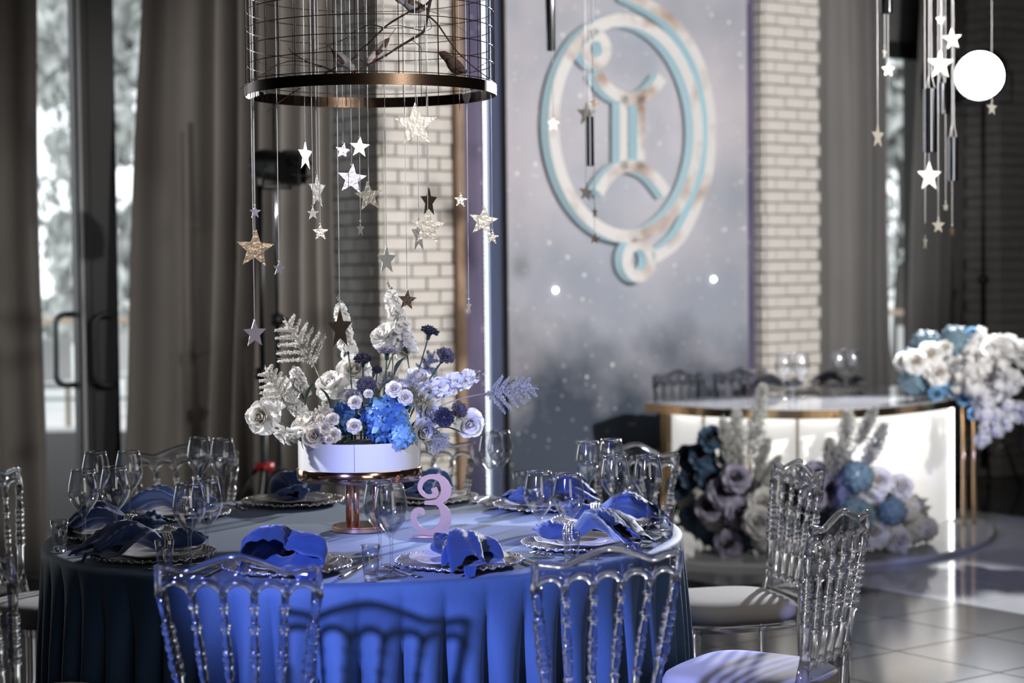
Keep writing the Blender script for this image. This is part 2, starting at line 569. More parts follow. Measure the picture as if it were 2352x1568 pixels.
# room shell
def shell(name, lo, hi, m='plaster'):
    return tag(MB().box(lo, hi).build(name, m, None, False), kind='structure')
shell('ceiling', (-9, -4, 4.4), (9, 18, 4.6), 'ceiling')
shell('wall_left', (-8.2, -4, 0), (-8.0, 5.9, 4.4))
shell('wall_front', (-8.2, -4.2, 0), (6.7, -4.0, 4.4))
shell('wall_right', (6.5, -4, 0), (6.7, 17, 4.4))
wb = MB()
SL = -4.6
wb.box((-9.5, -DW, 0), (SL, -DW + 0.3, 4.4))                    # beyond the glass door
wb.box((SL, -DW, ZW), (0, -DW + 0.3, 4.4))                      # lintel over the door
wb.box((-0.02, -DW, 0), (S_RP1, -DW + 0.3, 4.4))                # behind the backdrop
wb.box((S_RP1, -DW, ZW), (S_FP0, -DW + 0.3, 4.4))               # lintel over the far window
wb.box((S_FP0, -DW, 0), (8.4, -DW + 0.3, 4.4))
o = wbuild(wb, 'wall_back', 'plaster'); tag(o, kind='structure')

# brick piers
BL, BH, BG = 0.184, 0.0735, 0.009
rng = random.Random(4)
bm_ = bmesh.new()
bmesh.ops.create_cube(bm_, size=1.0)
bmesh.ops.scale(bm_, vec=(BL - BG, 0.03, BH - BG), verts=bm_.verts)
bmesh.ops.bevel(bm_, geom=bm_.edges[:], offset=0.003, segments=1, affect='EDGES')
BRICK = bpy.data.meshes.new('brick')
bm_.to_mesh(BRICK); bm_.free()
BRICK.materials.append(MATS['brick'])
def brick_face(parent, s0, d0, dirv, length, zmax, out, odd=0):
    """courses of brick on one face of a pier; dirv is (ds, dd) along the face and out the outward (ds, dd), in wall axes"""
    rows = int(zmax / BH)
    rz = atan2(-dirv[1], dirv[0])
    for r in range(rows):
        z = (r + 0.5) * BH
        a = -BL / 2 if (r + odd) % 2 else 0.0
        a += rng.uniform(-0.01, 0.01)
        while a < length - 0.01:
            b = min(a + BL, length)
            a0 = max(a, 0.0)
            if b - a0 > 0.03:
                c = (a0 + b) / 2
                k = rng.uniform(0.0, 0.004)
                x = s0 + dirv[0] * c + out[0] * (k - 0.004)
                dd = d0 + dirv[1] * c + out[1] * (k - 0.004)
                link('brick', BRICK, parent, (x, -dd, z + rng.uniform(-.0015, .0015)), (rng.uniform(-.01, .01), rng.uniform(-.006, .006), rz), ((b - a0 - BG) / (BL - BG), 1, 1))
            a += BL
def pier(name, s0, s1, dface, dback, zmax, faces):
    o = MB().box((s0 + 0.006, -dface + 0.006, 0), (s1 - 0.006, -dback, 4.4)).build(name, 'mortar', None, False)
    o.matrix_world = MW
    tag(o, kind='structure')
    for f in faces:
        brick_face(o, *f)
    return o
pier('wall_middle_pier', 0.0, 0.58, 0.0, DW, 3.1, [(0.0, 0.0, (1, 0), 0.58, 3.1, (0, 1)), (0.0, 0.0, (0, -1), 0.5, 3.1, (-1, 0), 1)])
pier('wall_inner_pier', S_RP0, S_RP1, 0.12, DW, 3.4, [(S_RP0, 0.12, (1, 0), S_RP1 - S_RP0, 3.4, (0, 1)), (S_RP0, 0.12, (0, -1), 0.184, 3.4, (-1, 0), 1)])
pier('wall_far_pier', S_FP0, S_FP1, 0.0, DW, 3.6, [(S_FP0, 0.0, (1, 0), 0.55, 3.6, (0, 1)), (S_FP0, 0.0, (0, -1), 0.3, 3.6, (-1, 0), 1)])

# glass door on the near side, window on the far side
door = wempty('door_1'); tag(door, kind='structure')
sA, sB, sC = wpx(172, 600, DW)[0], wpx(203, 600, DW)[0], wpx(264, 600, DW)[0]
yG = -DW
for a, b in ((sA, sB - 0.004), (sB + 0.004, sC)):
    MB().box((a, yG - 0.035, 0.02), (b, yG + 0.035, ZW)).build('stile', 'door_metal', door, False)
MB().box((sA + .012, yG - 0.05, 0.02), (sA + .03, yG - 0.03, ZW)).build('glazing_bead', 'rail_metal', door, False)
for a, b, z0, z1 in ((SL, sA, 0.02, 0.14), (sC, -0.02, 0.02, 0.14), (SL, sA, ZW - 0.1, ZW), (sC, -0.02, ZW - 0.1, ZW)):
    MB().box((a, yG - 0.035, z0), (b, yG + 0.035, z1)).build('rail', 'door_metal', door, False)
for a in (SL, -2.9 - 0.6, -0.09):
    MB().box((a, yG - 0.035, 0.02), (a + 0.07, yG + 0.035, ZW)).build('stile', 'door_metal', door, False)
for a, b in ((SL, sA), (sC, -0.02)):
    MB().box((a, yG - 0.004, 0.12), (b, yG + 0.004, ZW - 0.05)).build('pane', 'window_glass', door, False)
def door_handle(sx, side, m, out):
    zt, zb = wpx(180, 722, DW)[1], wpx(180, 885, DW)[1]
    R = 0.055
    y = yG + out
    reach = side * 0.11
    pts = [(sx, y, zt)]
    for k in range(7):
        a = pi / 2 * k / 6
        pts.append((sx + reach - side * R + side * R * sin(a), y, zt - R + R * cos(a)))
    for k in range(7):
        a = pi / 2 * k / 6
        pts.append((sx + reach - side * R + side * R * cos(a), y, zb + R - R * sin(a)))
    pts.append((sx, y, zb))
    h = MB().tube(pts, 0.016, 10).build('handle', m, door)
    for z in (zt, zb):
        MB().tube([(sx, y, z), (sx, yG, z)], 0.013, 8).build('handle_fixing', m, h)
door_handle(sA + 0.02, -1, 'handle_metal', 0.06)
door_handle(sB + 0.10, -1, 'door_metal', -0.09)
win = wempty('window_1'); tag(win, kind='structure')
for a in (S_RP1, S_RP1 + 0.55, S_RP1 + 1.15, S_FP0 - 0.06):
    MB().box((a, yG - 0.03, 0.02), (a + 0.06, yG + 0.03, ZW)).build('window_frame', 'door_metal', win, False)
for z in (0.02, ZW - 0.12):
    MB().box((S_RP1, yG - 0.03, z), (S_FP0, yG + 0.03, z + 0.12)).build('window_frame', 'door_metal', win, False)
MB().box((S_RP1, yG - 0.004, 0.1), (S_FP0, yG + 0.004, ZW - 0.05)).build('pane', 'window_glass', win, False)

# curtains
def curtain(label, xs, d, folds, m, seed, amp=0.055, ztop=4.3):
    rg = random.Random(seed)
    s00, s01 = wpx(xs[0], 0, d)[0], wpx(xs[1], 0, d)[0]
    s10, s11 = wpx(xs[2], 1250, d)[0], wpx(xs[3], 1250, d)[0]
    c0 = wpx(xs[0], 0, d)[1]
    ph = [rg.uniform(0, 6.28) for _ in range(4)]
    def pt(u, v):
        z = lerp(ztop, 0.015, v)
        k = (3.0 - z) / 2.9
        s = lerp(lerp(s00, s10, k), lerp(s01, s11, k), u)
        w = 2 * pi * folds * (u + 0.06 * sin(5 * u + ph[0]) + 0.03 * sin(11 * u + ph[1] + 0.8 * v))
        a = amp * (0.75 + 0.25 * sin(7 * u + ph[2])) * (0.75 + 0.35 * v)
        f = sin(w)
        f = (1 if f > 0 else -1) * abs(f) ** 0.75
        return (s + 0.35 * a * cos(w) * 0.6 + 0.01 * sin(9 * v + 6 * u), -d - a * f, z)
    o = MB().grid(pt, folds * 16, 16).build('curtain', m, None, True)
    o.matrix_world = MW
    solidify(o, 0.004)
    return tag(o, label, 'curtain', 'taupe floor-length curtains')
curtain('taupe curtain drawn back beside the glass door, away from the brick pier', (-420, 92, -420, 118), -0.26, 6, 'curtain', 1, 0.09)
curtain('wide taupe curtain between the glass door and the whitewashed brick pier', (338, 752, 288, 768), -0.3, 8, 'curtain', 7, 0.1)
curtain('taupe curtain hanging against the brick pier next to the galaxy backdrop', (1862, 2024, 1862, 2032), -0.26, 5, 'curtain_cool', 3, 0.07)
curtain('taupe curtain behind the dazzling stage lamp by the far brick pier', (2092, 2325, 2050, 2335), -0.28, 7, 'curtain_cool', 9, 0.08)

# ------------------------------------------------------------------ outdoors
def xwall(Y, d):
    return W0.x + NRM.x * d + E.x * ((Y - (W0.y + NRM.y * d)) / E.y)
deck = empty('deck', (0, 0, 0)); tag(deck, 'pale plank terrace outside the glass door', 'terrace', kind='structure')
Y = 6.2
while Y < 21.5:
    x1 = min(xwall(Y, DW - 0.34), 6)
    if x1 > -13:
        MB().box((-14, Y, -0.12), (x1, Y + 0.235, -0.06)).build('plank', 'deck_wood', deck, False)
    Y += 0.245
grd = MB().box((-60, 22, -0.6), (60, 90, -0.5)).build('ground_outside', 'foliage_pale', None, False); tag(grd, kind='structure')
rl = empty('railing', (0, 21.4, -0.06)); tag(rl, 'terrace railing with a wooden handrail and metal posts', 'railing')
MB().box((-14, -0.05, 1.0), (9, 0.05, 1.06)).build('handrail', 'rail_wood', rl, False)
MB().box((-14, -0.02, 0.12), (9, 0.02, 0.16)).build('bottom_rail', 'rail_metal', rl, False)
for k in range(24):
    MB().box((-13.9 + k, -0.03, 0), (-13.84 + k, 0.03, 1.0)).build('post', 'rail_metal', rl, False)
def outdoor_chair(x, Y, rz, label):
    c = empty('terrace_chair', (x, Y, -0.06), rz, label, 'chair', 'white terrace chairs')
    MB().box((-.25, -.25, .42), (.25, .25, .48)).build('seat', 'outdoor_white', c, False)
    MB().box((-.25, .2, .48), (.25, .25, .9)).build('backrest', 'outdoor_white', c, False)
    for a in (-.22, .18):
        for b in (-.22, .18):
            MB().box((a, b, 0), (a + .04, b + .04, .42)).build('leg', 'wood_plain', c, False)
for (u, v, l) in ((125, 985, 'white terrace chair seen past the edge of the drawn-back curtain'), (285, 950, 'white terrace chair beyond the glass door, by the wide curtain'), (2040, 905, 'white terrace chair seen through the gap between the far curtains')):
    p = onz(u, v, -0.06)
    outdoor_chair(p.x, min(p.y, 20.5), 0.5, l)
def tree(x, Y, h, r, m, label, seed):
    rg = random.Random(seed)
    t = empty('tree', (x, Y, -0.5), 0, label, 'tree', 'trees beyond the terrace')
    MB().tube([(0, 0, 0), (0.1, 0, h * .35), (0, .1, h * .7)], [.18, .13, .05], 8).build('trunk', 'bark', t)
    mb = MB()
    blobs = [(rg.gauss(0, r * .45), rg.gauss(0, r * .3), h * rg.uniform(.12, .98), r * rg.uniform(.2, .42)) for _ in range(30)]
    for _ in range(4500):
        b = rg.choice(blobs)
        d = Vector((rg.gauss(0, 1), rg.gauss(0, 1), rg.gauss(0, 1))).normalized() * b[3] * rg.uniform(.5, 1)
        c = Vector(b[:3]) + d
        s_ = rg.uniform(.09, .2)
        R = Euler((rg.uniform(0, 6), rg.uniform(0, 6), rg.uniform(0, 6))).to_matrix().to_4x4()
        mb.add([(-s_, 0, 0), (0, -s_ * .5, 0.02), (s_, 0, 0), (0, s_ * .5, 0.02)], [(0, 1, 2, 3)], Matrix.Translation(c) @ R)
    mb.build('crown', m, t, False)
for k, (x, Y_, h, r, m, l) in enumerate((
        (-9.4, 26, 8, 1.7, 'foliage_pale', 'pale bushy tree beyond the terrace, past the curtain edge'),
        (-7.4, 33, 10, 2.2, 'foliage', 'dark bushy tree beyond the terrace, behind the door posts'),
        (-5.7, 26, 6.8, 1.5, 'foliage_pale', 'low pale tree by the railing, seen beside the wide curtain'),
        (-14.5, 29, 9, 2.2, 'foliage', 'broad dark tree at the end of the terrace'),
        (-1.6, 29.5, 8, 2.2, 'foliage', 'grey-green tree standing behind the brick pier'),
        (5.4, 26, 8, 2.2, 'foliage_pale', 'pale tree seen through the gap between the far curtains'),
        (9.6, 31, 9, 2.4, 'foliage', 'dark tree beyond the far window'))):
    tree(x, Y_, h, r, m, l, 50 + k)
# ------------------------------------------------------------------ round table, cloth, chairs
TZ = 0.76
TC = onz(841, 1222, TZ)
TR = 0.9
def tpt(phi, r, z=None):
    """phi in degrees, from the side towards the camera, counter-clockwise seen from above"""
    a = rad(phi)
    return Vector((TC.x + r * sin(a), TC.y - r * cos(a), TZ if z is None else z))
rt = empty('round_table', (TC.x, TC.y, 0), 0, 'round banquet table hidden under the blue-grey velvet cloth', 'table')
MB().lathe([(0.02, TZ - 0.03), (TR - 0.015, TZ - 0.03), (TR - 0.012, TZ - 0.006), (0.02, TZ - 0.006)], 64).build('tabletop', 'wood_plain', rt)
for k in range(4):
    a = pi / 4 + k * pi / 2
    MB().tube([(0.55 * cos(a), 0.55 * sin(a), 0.0), (0.5 * cos(a), 0.5 * sin(a), TZ - 0.03)], 0.02, 8).build('leg', 'stage_black', rt)
rg = random.Random(11)
NF = 54
fold_ph = [0.0]
jit = [rg.uniform(-0.9, 0.9) for _ in range(NF)]
fam = [rg.uniform(0.55, 1.25) for _ in range(NF)]
NS = NF * 14
def cloth_pt(u, v):
    a = 2 * pi * u
    x = u * NF
    k = int(x) % NF
    t = x - int(x)
    tt = t + 0.16 * jit[k] * sin(pi * t)
    w = abs(sin(pi * tt)) ** 0.7                       # round pleats with tight valleys
    am = lerp(fam[k], fam[(k + 1) % NF], t) * (1 + .25 * sin(3 * a + 1))
    if v < 0.30:                                       # flat top
        r = TR * (v / 0.30) * 0.992
        return (r * cos(a), r * sin(a), 0.0)
    if v < 0.36:                                       # soft edge
        q = (v - 0.30) / 0.06 * pi / 2
        return ((TR * 0.992 + 0.014 * sin(q)) * cos(a), (TR * 0.992 + 0.014 * sin(q)) * sin(a), -0.014 * (1 - cos(q)))
    dr = (v - 0.36) / 0.64
    z = -0.014 - dr * (TZ - 0.02)
    amp = 0.1 * smoothstep(0, 0.5, dr) ** .7 * am
    r = TR * 0.992 + 0.014 + 0.012 * dr + amp * (w - 0.8)
    return (r * cos(a), r * sin(a), z)
cl = MB().grid(cloth_pt, NS, 34, wrap=True).build('tablecloth', 'tablecloth', None, True, (TC.x, TC.y, TZ + 0.002))
tag(cl, 'floor-length blue-grey velvet cloth draped in pleats over the round table', 'tablecloth')
TZ += 0.003

# ---- clear acrylic chair with spindle back
def arch_rail(W2, ztop, zlow, hump, n_arch, th, y):
    """scalloped rail: wavy crest above, a row of arches below"""
    top, bot = [], []
    N = 60
    for i in range(N + 1):
        u = -1 + 2 * i / N
        crest = ztop + hump * (0.5 * math.exp(-(u / 0.36) ** 2) * 2 - 0.35 * math.exp(-((abs(u) - 0.62) / 0.16) ** 2) + 0.1 * (abs(u) > 0.9))
        top.append((u * W2, crest))
        q = (u + 1) / 2 * n_arch
        t = q - int(q) if i < N else 1.0
        low = zlow + 0.03 * sqrt(max(0, 1 - (2 * t - 1) ** 2))
        bot.append((u * W2, low))
    return top, bot
def make_chair():
    c = empty('acrylic_chair')
    YB = -0.19                                           # plane of the back at seat height
    LEAN = 0.13
    def yb(z, x=0.0):
        return YB - LEAN * (z - 0.45) + 0.10 * x * x * 4 * 0.25
    def wid(z):                                          # half width of the back at height z
        return lerp(0.125, 0.176, smoothstep(0.5, 0.9, z) if False else (z - 0.5) / 0.38)
    # crest rail: a clear plate with a rounded rim
    top, bot = arch_rail(0.176, 0.878, 0.815, 0.024, 5, 0.01, 0)
    pl = MB()
    for side in (1, -1):
        vs = [(x, yb(z, x) + side * 0.005, z) for x, z in top] + [(x, yb(z, x) + side * 0.005, z) for x, z in bot]
        n = len(top)
        fs = [(i, i + 1, n + i + 1, n + i) if side > 0 else (n + i, n + i + 1, i + 1, i) for i in range(n - 1)]
        pl.add(vs, fs)
    n = len(top)
    for i in range(n - 1):
        for o_, fl in ((0, 0), (n, 1)):
            a, b = o_ + i, o_ + i + 1
            q = (a, b, b + 2 * n, a + 2 * n)
            pl.f.append(q if fl else q[::-1]); pl.mi.append(0)
    for i in (0, n - 1):
        q = (i, i + 2 * n, i + 3 * n, i + n)
        pl.f.append(q if i else q[::-1]); pl.mi.append(0)
    crest = pl.build('crest_rail', 'acrylic_sheet', c)
    loop = [(x, yb(z, x), z) for x, z in top] + [(x, yb(z, x), z) for x, z in bot[::-1]]
    MB().tube(loop, 0.0085, 8, closed=True).build('crest_rim', 'acrylic', crest)
    # spindles
    def spindle(u, outer):
        z0, z1 = 0.545, 0.825
        if outer:
            prof = [(0, .0125), (.02, .0115), (.3, .011), (.33, .016), (.345, .016), (.352, .0115), (.40, .0165), (.45, .0165), (.475, .0115), (.485, .0145), (.505, .0145), (.515, .0115),
                    (.545, .0155), (.58, .0155), (.605, .0115), (.615, .0145), (.63, .0145), (.64, .0115), (.67, .0155), (.70, .0155), (.715, .012), (.725, .015), (.74, .015), (.748, .0105), (.86, .0115), (1, .0135)]
        else:
            prof = [(0, .009), (.22, .0085), (.235, .0125), (.25, .0125), (.258, .008), (.30, .0085), (.36, .0115), (.40, .0085), (.41, .0115), (.425, .0115), (.432, .0085), (.455, .012), (.485, .012),
                    (.505, .0085), (.515, .0115), (.53, .0115), (.537, .0085), (.58, .0115), (.64, .0085), (.70, .0075), (.712, .0125), (.73, .0125), (.738, .0075), (.87, .0078), (.88, .0118), (.895, .0118), (.902, .008), (1, .0095)]
        x0, x1 = u * 0.128, u * 0.1715
        pts = []
        for t, r in prof:
            z = lerp(z0, z1, t)
            x = lerp(x0, x1, t)
            pts.append(((x, yb(z, x), z), r))
        return MB().tube([p for p, r in pts], [r for p, r in pts], 12).build('spindle', 'acrylic', c)
    for k in range(6):
        spindle(-1 + 2 * k / 5, k in (0, 5))
    # low rail with small arches under the spindles
    lo = MB()
    for k in range(5):
        u0, u1 = -1 + 2 * k / 5, -1 + 2 * (k + 1) / 5
        pts = []
        for i in range(9):
            t = i / 8
            x = lerp(u0, u1, t) * 0.128
            z = 0.545 - 0.022 * sin(pi * t)
            pts.append((x, yb(z, x), z))
        lo.tube(pts, 0.007, 8)
    lo.build('low_arches', 'acrylic', c)
    MB().box((-0.122, yb(.5) - 0.006, 0.495), (0.122, yb(.5) + 0.006, 0.53)).build('low_rail', 'acrylic_sheet', c, False)
    # back posts below the turned part run down into the rear legs
    for sg in (-1, 1):
        p = [(sg * 0.128, yb(.55), .55), (sg * 0.132, yb(.5), .5), (sg * 0.15, YB + 0.005, .43), (sg * 0.155, YB + 0.0, .2), (sg * 0.16, YB - 0.03, 0.0)]
        MB().tube(p, [.0135, .016, .017, .015, .012], 12).build('rear_leg', 'acrylic', c)
        prof = [(.012, 0), (.016, .03), (.011, .05), (.017, .18), (.012, .2), (.02, .215), (.02, .23), (.012, .24), (.019, .27), (.012, .3), (.021, .315), (.021, .33), (.016, .345), (.018, .40), (.018, .43)]
        MB().lathe(prof, 12, Matrix.Translation((sg * 0.165, 0.165, 0))).build('front_leg', 'acrylic', c)
        MB().tube([(sg * 0.156, YB + .01, .17), (sg * 0.165, 0.16, .17)], 0.009, 8).build('stretcher', 'acrylic', c)
    MB().tube([(-.165, .165, .25), (.165, .165, .25)], 0.009, 8).build('stretcher', 'acrylic', c)
    # seat frame and cushion, rounded in plan
    def plan(a, k=1.0):
        x, y = cos(a), sin(a)
        ex = 0.55
        px = (abs(x) ** ex) * (1 if x > 0 else -1) * 0.198 * (1 + 0.06 * y)
        py = (abs(y) ** ex) * (1 if y > 0 else -1) * 0.198
        return px * k, py * k
    def ring_mesh(prof):
        mb = MB()
        vs, fs = [], []
        n = 48
        for k, z in prof:
            for i in range(n):
                x, y = plan(2 * pi * i / n, k)
                vs.append((x, y, z))
        for j in range(len(prof) - 1):
            for i in range(n):
                i2 = (i + 1) % n
                fs.append((j * n + i, j * n + i2, (j + 1) * n + i2, (j + 1) * n + i))
        fs.append(tuple(range(n - 1, -1, -1)))
        fs.append(tuple((len(prof) - 1) * n + i for i in range(n)))
        mb.add(vs, fs)
        return mb
    ring_mesh([(.97, .415), (1.0, .418), (1.0, .435), (.97, .438)]).build('seat_frame', 'acrylic_sheet', c)
    ring_mesh([(.9, .438), (.985, .441), (1.005, .455), (1.0, .468), (.965, .482), (.88, .492), (.6, .5), (.25, .503)]).build('cushion', 'seat_fabric', c)
    return c
thin_glass('acrylic_sheet', (0.96, 0.97, 1.0), 0.04, 0.09, 0.85, 0.35)
PLACE = ['at the peaked napkin', 'first place counter-clockwise of the peaked napkin', 'second place counter-clockwise of the peaked napkin',
         'third place counter-clockwise of the peaked napkin', 'fourth place counter-clockwise of the peaked napkin', 'place across from the peaked napkin',
         'fourth place clockwise of the peaked napkin', 'third place clockwise of the peaked napkin', 'second place clockwise of the peaked napkin', 'first place clockwise of the peaked napkin']
chair0 = make_chair()
_used = []
def place_chair(loc, rz, label, group):
    c = chair0 if not _used else copy_tree(chair0)
    _used.append(c)
    c.location, c.rotation_euler = loc, (0, 0, rz)
    return tag(c, label, 'chair', group)
GC = 'clear acrylic chairs around the round table'
for phi, rc, face, k in ((-7, 1.37, -6, 0), (26, 1.43, 24, 1), (59, 1.43, 57, 2), (110, 1.39, 106, 3), (142, 1.37, 138, 4), (176, 1.43, 176, 5), (211.5, 1.38, 196, 6), (246, 1.37, 246, 7), (-37, 1.37, -40, 9)):
    p = tpt(phi, rc, 0)
    f = rad(face)
    inward = Vector((-sin(f), cos(f), 0))
    c = p + inward * 0.235
    place_chair((c.x, c.y, 0), f, 'clear acrylic spindle-back chair, ' + PLACE[k], GC)

# ---- place settings
def wavy(nw, amp):
    return lambda i, r, z, a: (r * (1 + amp * (r > 0.12) * sin(nw * a)), z)
def charger_mesh():
    mb = MB()
    n = 108
    prof = [(0.0005, .004), (.06, .003), (.10, .004), (.112, .008), (.118, .009), (.13, .010), (.14, .0125), (.148, .0145), (.155, .0165), (.16, .0165), (.161, .0135), (.15, .011), (.135, .007), (.112, .002), (.08, .0005), (.0005, .0005)]
    def fn(i, r, z, a):
        if r > 0.115:
            q = (r - .115) / .045
            r = r + 0.0045 * q * (abs(sin(18 * a)) - .4)
            z = z + 0.003 * q * sin(36 * a + 3 * q) + 0.0015 * sin(9 * a) * q
        return r, z
    mb.lathe(prof, n, fn=fn, cap=False)
    for k in range(54):
        a = 2 * pi * k / 54
        mb.sphere((0.161 * cos(a), 0.161 * sin(a), 0.0165), 0.0035, 6, 4)
    return mb.mesh('charger_plate', 'silver')
def plate_mesh():
    def fn(i, r, z, a):
        q = max(0, (r - .07) / .06)
        return r * (1 + 0.012 * q * sin(8 * a)), z + 0.002 * q * sin(8 * a)
    prof = [(.0005, .005), (.055, .005), (.066, .0075), (.07, .0105), (.078, .011), (.083, .0095), (.1, .0125), (.112, .0165), (.124, .0205), (.127, .021), (.126, .019), (.11, .014), (.08, .006), (.06, .001), (.0005, .001)]
    return MB().lathe(prof, 72, fn=fn, cap=False).mesh('dinner_plate', 'china')
def wine_mesh():
    prof = [(.0005, .0012), (.034, .001), (.036, .002), (.033, .0035), (.018, .006), (.007, .011), (.0048, .02), (.0042, .05), (.0042, .085), (.006, .1), (.012, .108), (.024, .122), (.036, .14), (.0415, .156), (.0415, .168), (.038, .192), (.0335, .213), (.0315, .224),
            (.0306, .2238), (.0325, .213), (.037, .192), (.0402, .168), (.0402, .156), (.035, .142), (.023, .1245), (.012, .112), (.0005, .108)]
    return MB().lathe(prof, 40, cap=False).mesh('wine_glass', 'glass')
def rim_mesh():
    return MB().tube([(.031 * cos(2 * pi * k / 40), .031 * sin(2 * pi * k / 40), .2242) for k in range(40)], .0009, 6, closed=True).mesh('rim', 'glass_rim')
thin_glass('glass_rim', (0.98, 0.98, 1.0), 0.08, 0.5, 0.9, 0.5)
def shot_mesh():
    prof = [(.0005, .0005), (.0145, .0005), (.0158, .002), (.0165, .014), (.019, .04), (.0225, .066), (.0217, .066), (.0182, .04), (.0155, .018), (.012, .0135), (.0005, .013)]
    return MB().lathe(prof, 28, cap=False).mesh('shot_glass', 'glass')
def shot_base_mesh():
    return MB().lathe([(.0005, .001), (.0135, .001), (.0148, .004), (.0152, .011), (.0135, .0128), (.0005, .013)], 24, cap=False).mesh('glass_base', 'glass_solid')
def fork_mesh():
    mb = MB()
    mb.tube([(0, -.10, .006), (0, -.07, .004), (0, -.02, .0035), (0, .03, .005), (0, .045, .0055)], [.0055, .0058, .0032, .0028, .004], 8, Matrix.Diagonal((1.25, 1, .45, 1)) @ Matrix.Translation((0, 0, .004)))
    mb.tube([(0, .04, .011), (0, .055, .0105), (0, .066, .0095)], [.004, .0105, .0115], 10, Matrix.Diagonal((1, 1, .22, 1)) @ Matrix.Translation((0, 0, .012)))
    for x in (-.0095, -.0032, .0032, .0095):
        mb.tube([(x, .062, .005), (x * 1.02, .082, .0042), (x, .102, .0078)], [.0023, .002, .0011], 6)
    return mb.mesh('fork', 'steel')
def knife_mesh():
    mb = MB()
    mb.tube([(0, -.105, .006), (0, -.08, .006), (0, -.02, .006), (0, .0, .006)], [.005, .0062, .005, .004], 10, Matrix.Diagonal((1.2, 1, .6, 1)) @ Matrix.Translation((0, 0, .004)))
    poly = [(-.004, 0), (.0045, 0), (.0075, .05), (.0075, .09), (.003, .118), (-.004, .112)]
    vs = [(x, y, .003) for x, y in poly] + [(x, y, .0055) for x, y in poly]
    n = len(poly)
    mb.add(vs, [tuple(range(n - 1, -1, -1)), tuple(range(n, 2 * n))] + [(i, (i + 1) % n, (i + 1) % n + n, i + n) for i in range(n)])
    return mb.mesh('knife', 'steel')
def ring_mesh_n():
    mb = MB()
    rgn = random.Random(3)
    for k in range(26):
        a = 2 * pi * k / 26
        for x in (-.011, -.0037, .0037, .011):
            mb.sphere((x + rgn.uniform(-.0007, .0007), .0245 * cos(a), .0245 * sin(a)), .0036, 6, 4)
    mb.tube([(-.013, .022 * cos(2 * pi * k / 32), .022 * sin(2 * pi * k / 32)) for k in range(32)], .0016, 6, closed=True)
    mb.tube([(.013, .022 * cos(2 * pi * k / 32), .022 * sin(2 * pi * k / 32)) for k in range(32)], .0016, 6, closed=True)
    return mb.mesh('napkin_ring', 'ring_silver')
def napkin_mesh(seed, peaked=False):
    """cloth pulled through a ring at x=0: a small tail on -x, a wide pleated fan falling over the plate on +x"""
    rgn = random.Random(seed)
    ph = [rgn.uniform(0, 6.28) for _ in range(6)]
    L1, L2 = (0.165, 0.085) if peaked else (rgn.uniform(.17, .19), rgn.uniform(.085, .11))
    Wf = 0.095 if peaked else rgn.uniform(.062, .078)
    Hf = 0.045 if peaked else rgn.uniform(.026, .036)
    npl = 3 if peaked else rgn.choice((3, 4))
    bend = rgn.uniform(-.25, .25)
    sk = rgn.uniform(-.5, .5)
    lift = rgn.uniform(.012, .03)
    def pt(u, v):
        a = 2 * pi * u
        t = -1 + 2 * v
        if t >= 0:
            k = smoothstep(0, .8, t)
            x = L1 * t
            w = lerp(.0205, Wf, k)
            h = lerp(.0205, Hf, k ** .7)
            pl = .42 * smoothstep(.03, .75, t)
            zc = .0225 + (Hf * .5 + lift * sin(pi * min(1, t * 1.15))) * smoothstep(0, .4, t)
        else:
            t = -t
            k = smoothstep(0, .75, t)
            x = -L2 * t
            w = lerp(.0205, .046, k) * (1 - .6 * smoothstep(.7, 1, t))
            h = lerp(.0205, .025, k) * (1 - .6 * smoothstep(.65, 1, t))
            pl = .3 * smoothstep(.05, .9, t)
            zc = .0225 + .008 * t
        up = max(0.0, sin(a))
        r = 1 + pl * (.75 * sin(npl * a + ph[0] + 1.6 * t) + .45 * sin((npl + 2) * a + ph[1] - 2.2 * t) * up + .18 * sin(11 * a + ph[5] + 5 * t) * up)
        edge = (1 + .16 * sin(2 * a + ph[2]) + .10 * sin(5 * a + ph[3])) if v > .5 else 1 + .12 * sin(2 * a + ph[4])
        y = w * r * cos(a) * (1 + .25 * sk * t * (1 if cos(a) > 0 else -1))
        z = zc + h * r * sin(a)
        x *= edge
        y += bend * x * abs(x) * 4
        z += .006 * smoothstep(.1, .6, t) * sin(31 * x / .1 + 3 * cos(a) + ph[2]) * up * .6
        z = max(z, .0015 + .004 * abs(sin(5 * a + 9 * t)))
        if x > .10:
            z -= (x - .10) ** 1.3 * .9
        return (x, y, z)
    mb = MB().grid(pt, 80, 40, wrap=True)
    return mb.mesh('napkin', 'napkin')
ME = dict(charger=charger_mesh(), plate=plate_mesh(), wine=wine_mesh(), rim=rim_mesh(), shot=shot_mesh(), sbase=shot_base_mesh(), fork=fork_mesh(), knife=knife_mesh(), ring=ring_mesh_n())
NAPS = [napkin_mesh(20 + k) for k in range(4)] + [napkin_mesh(31, True)]
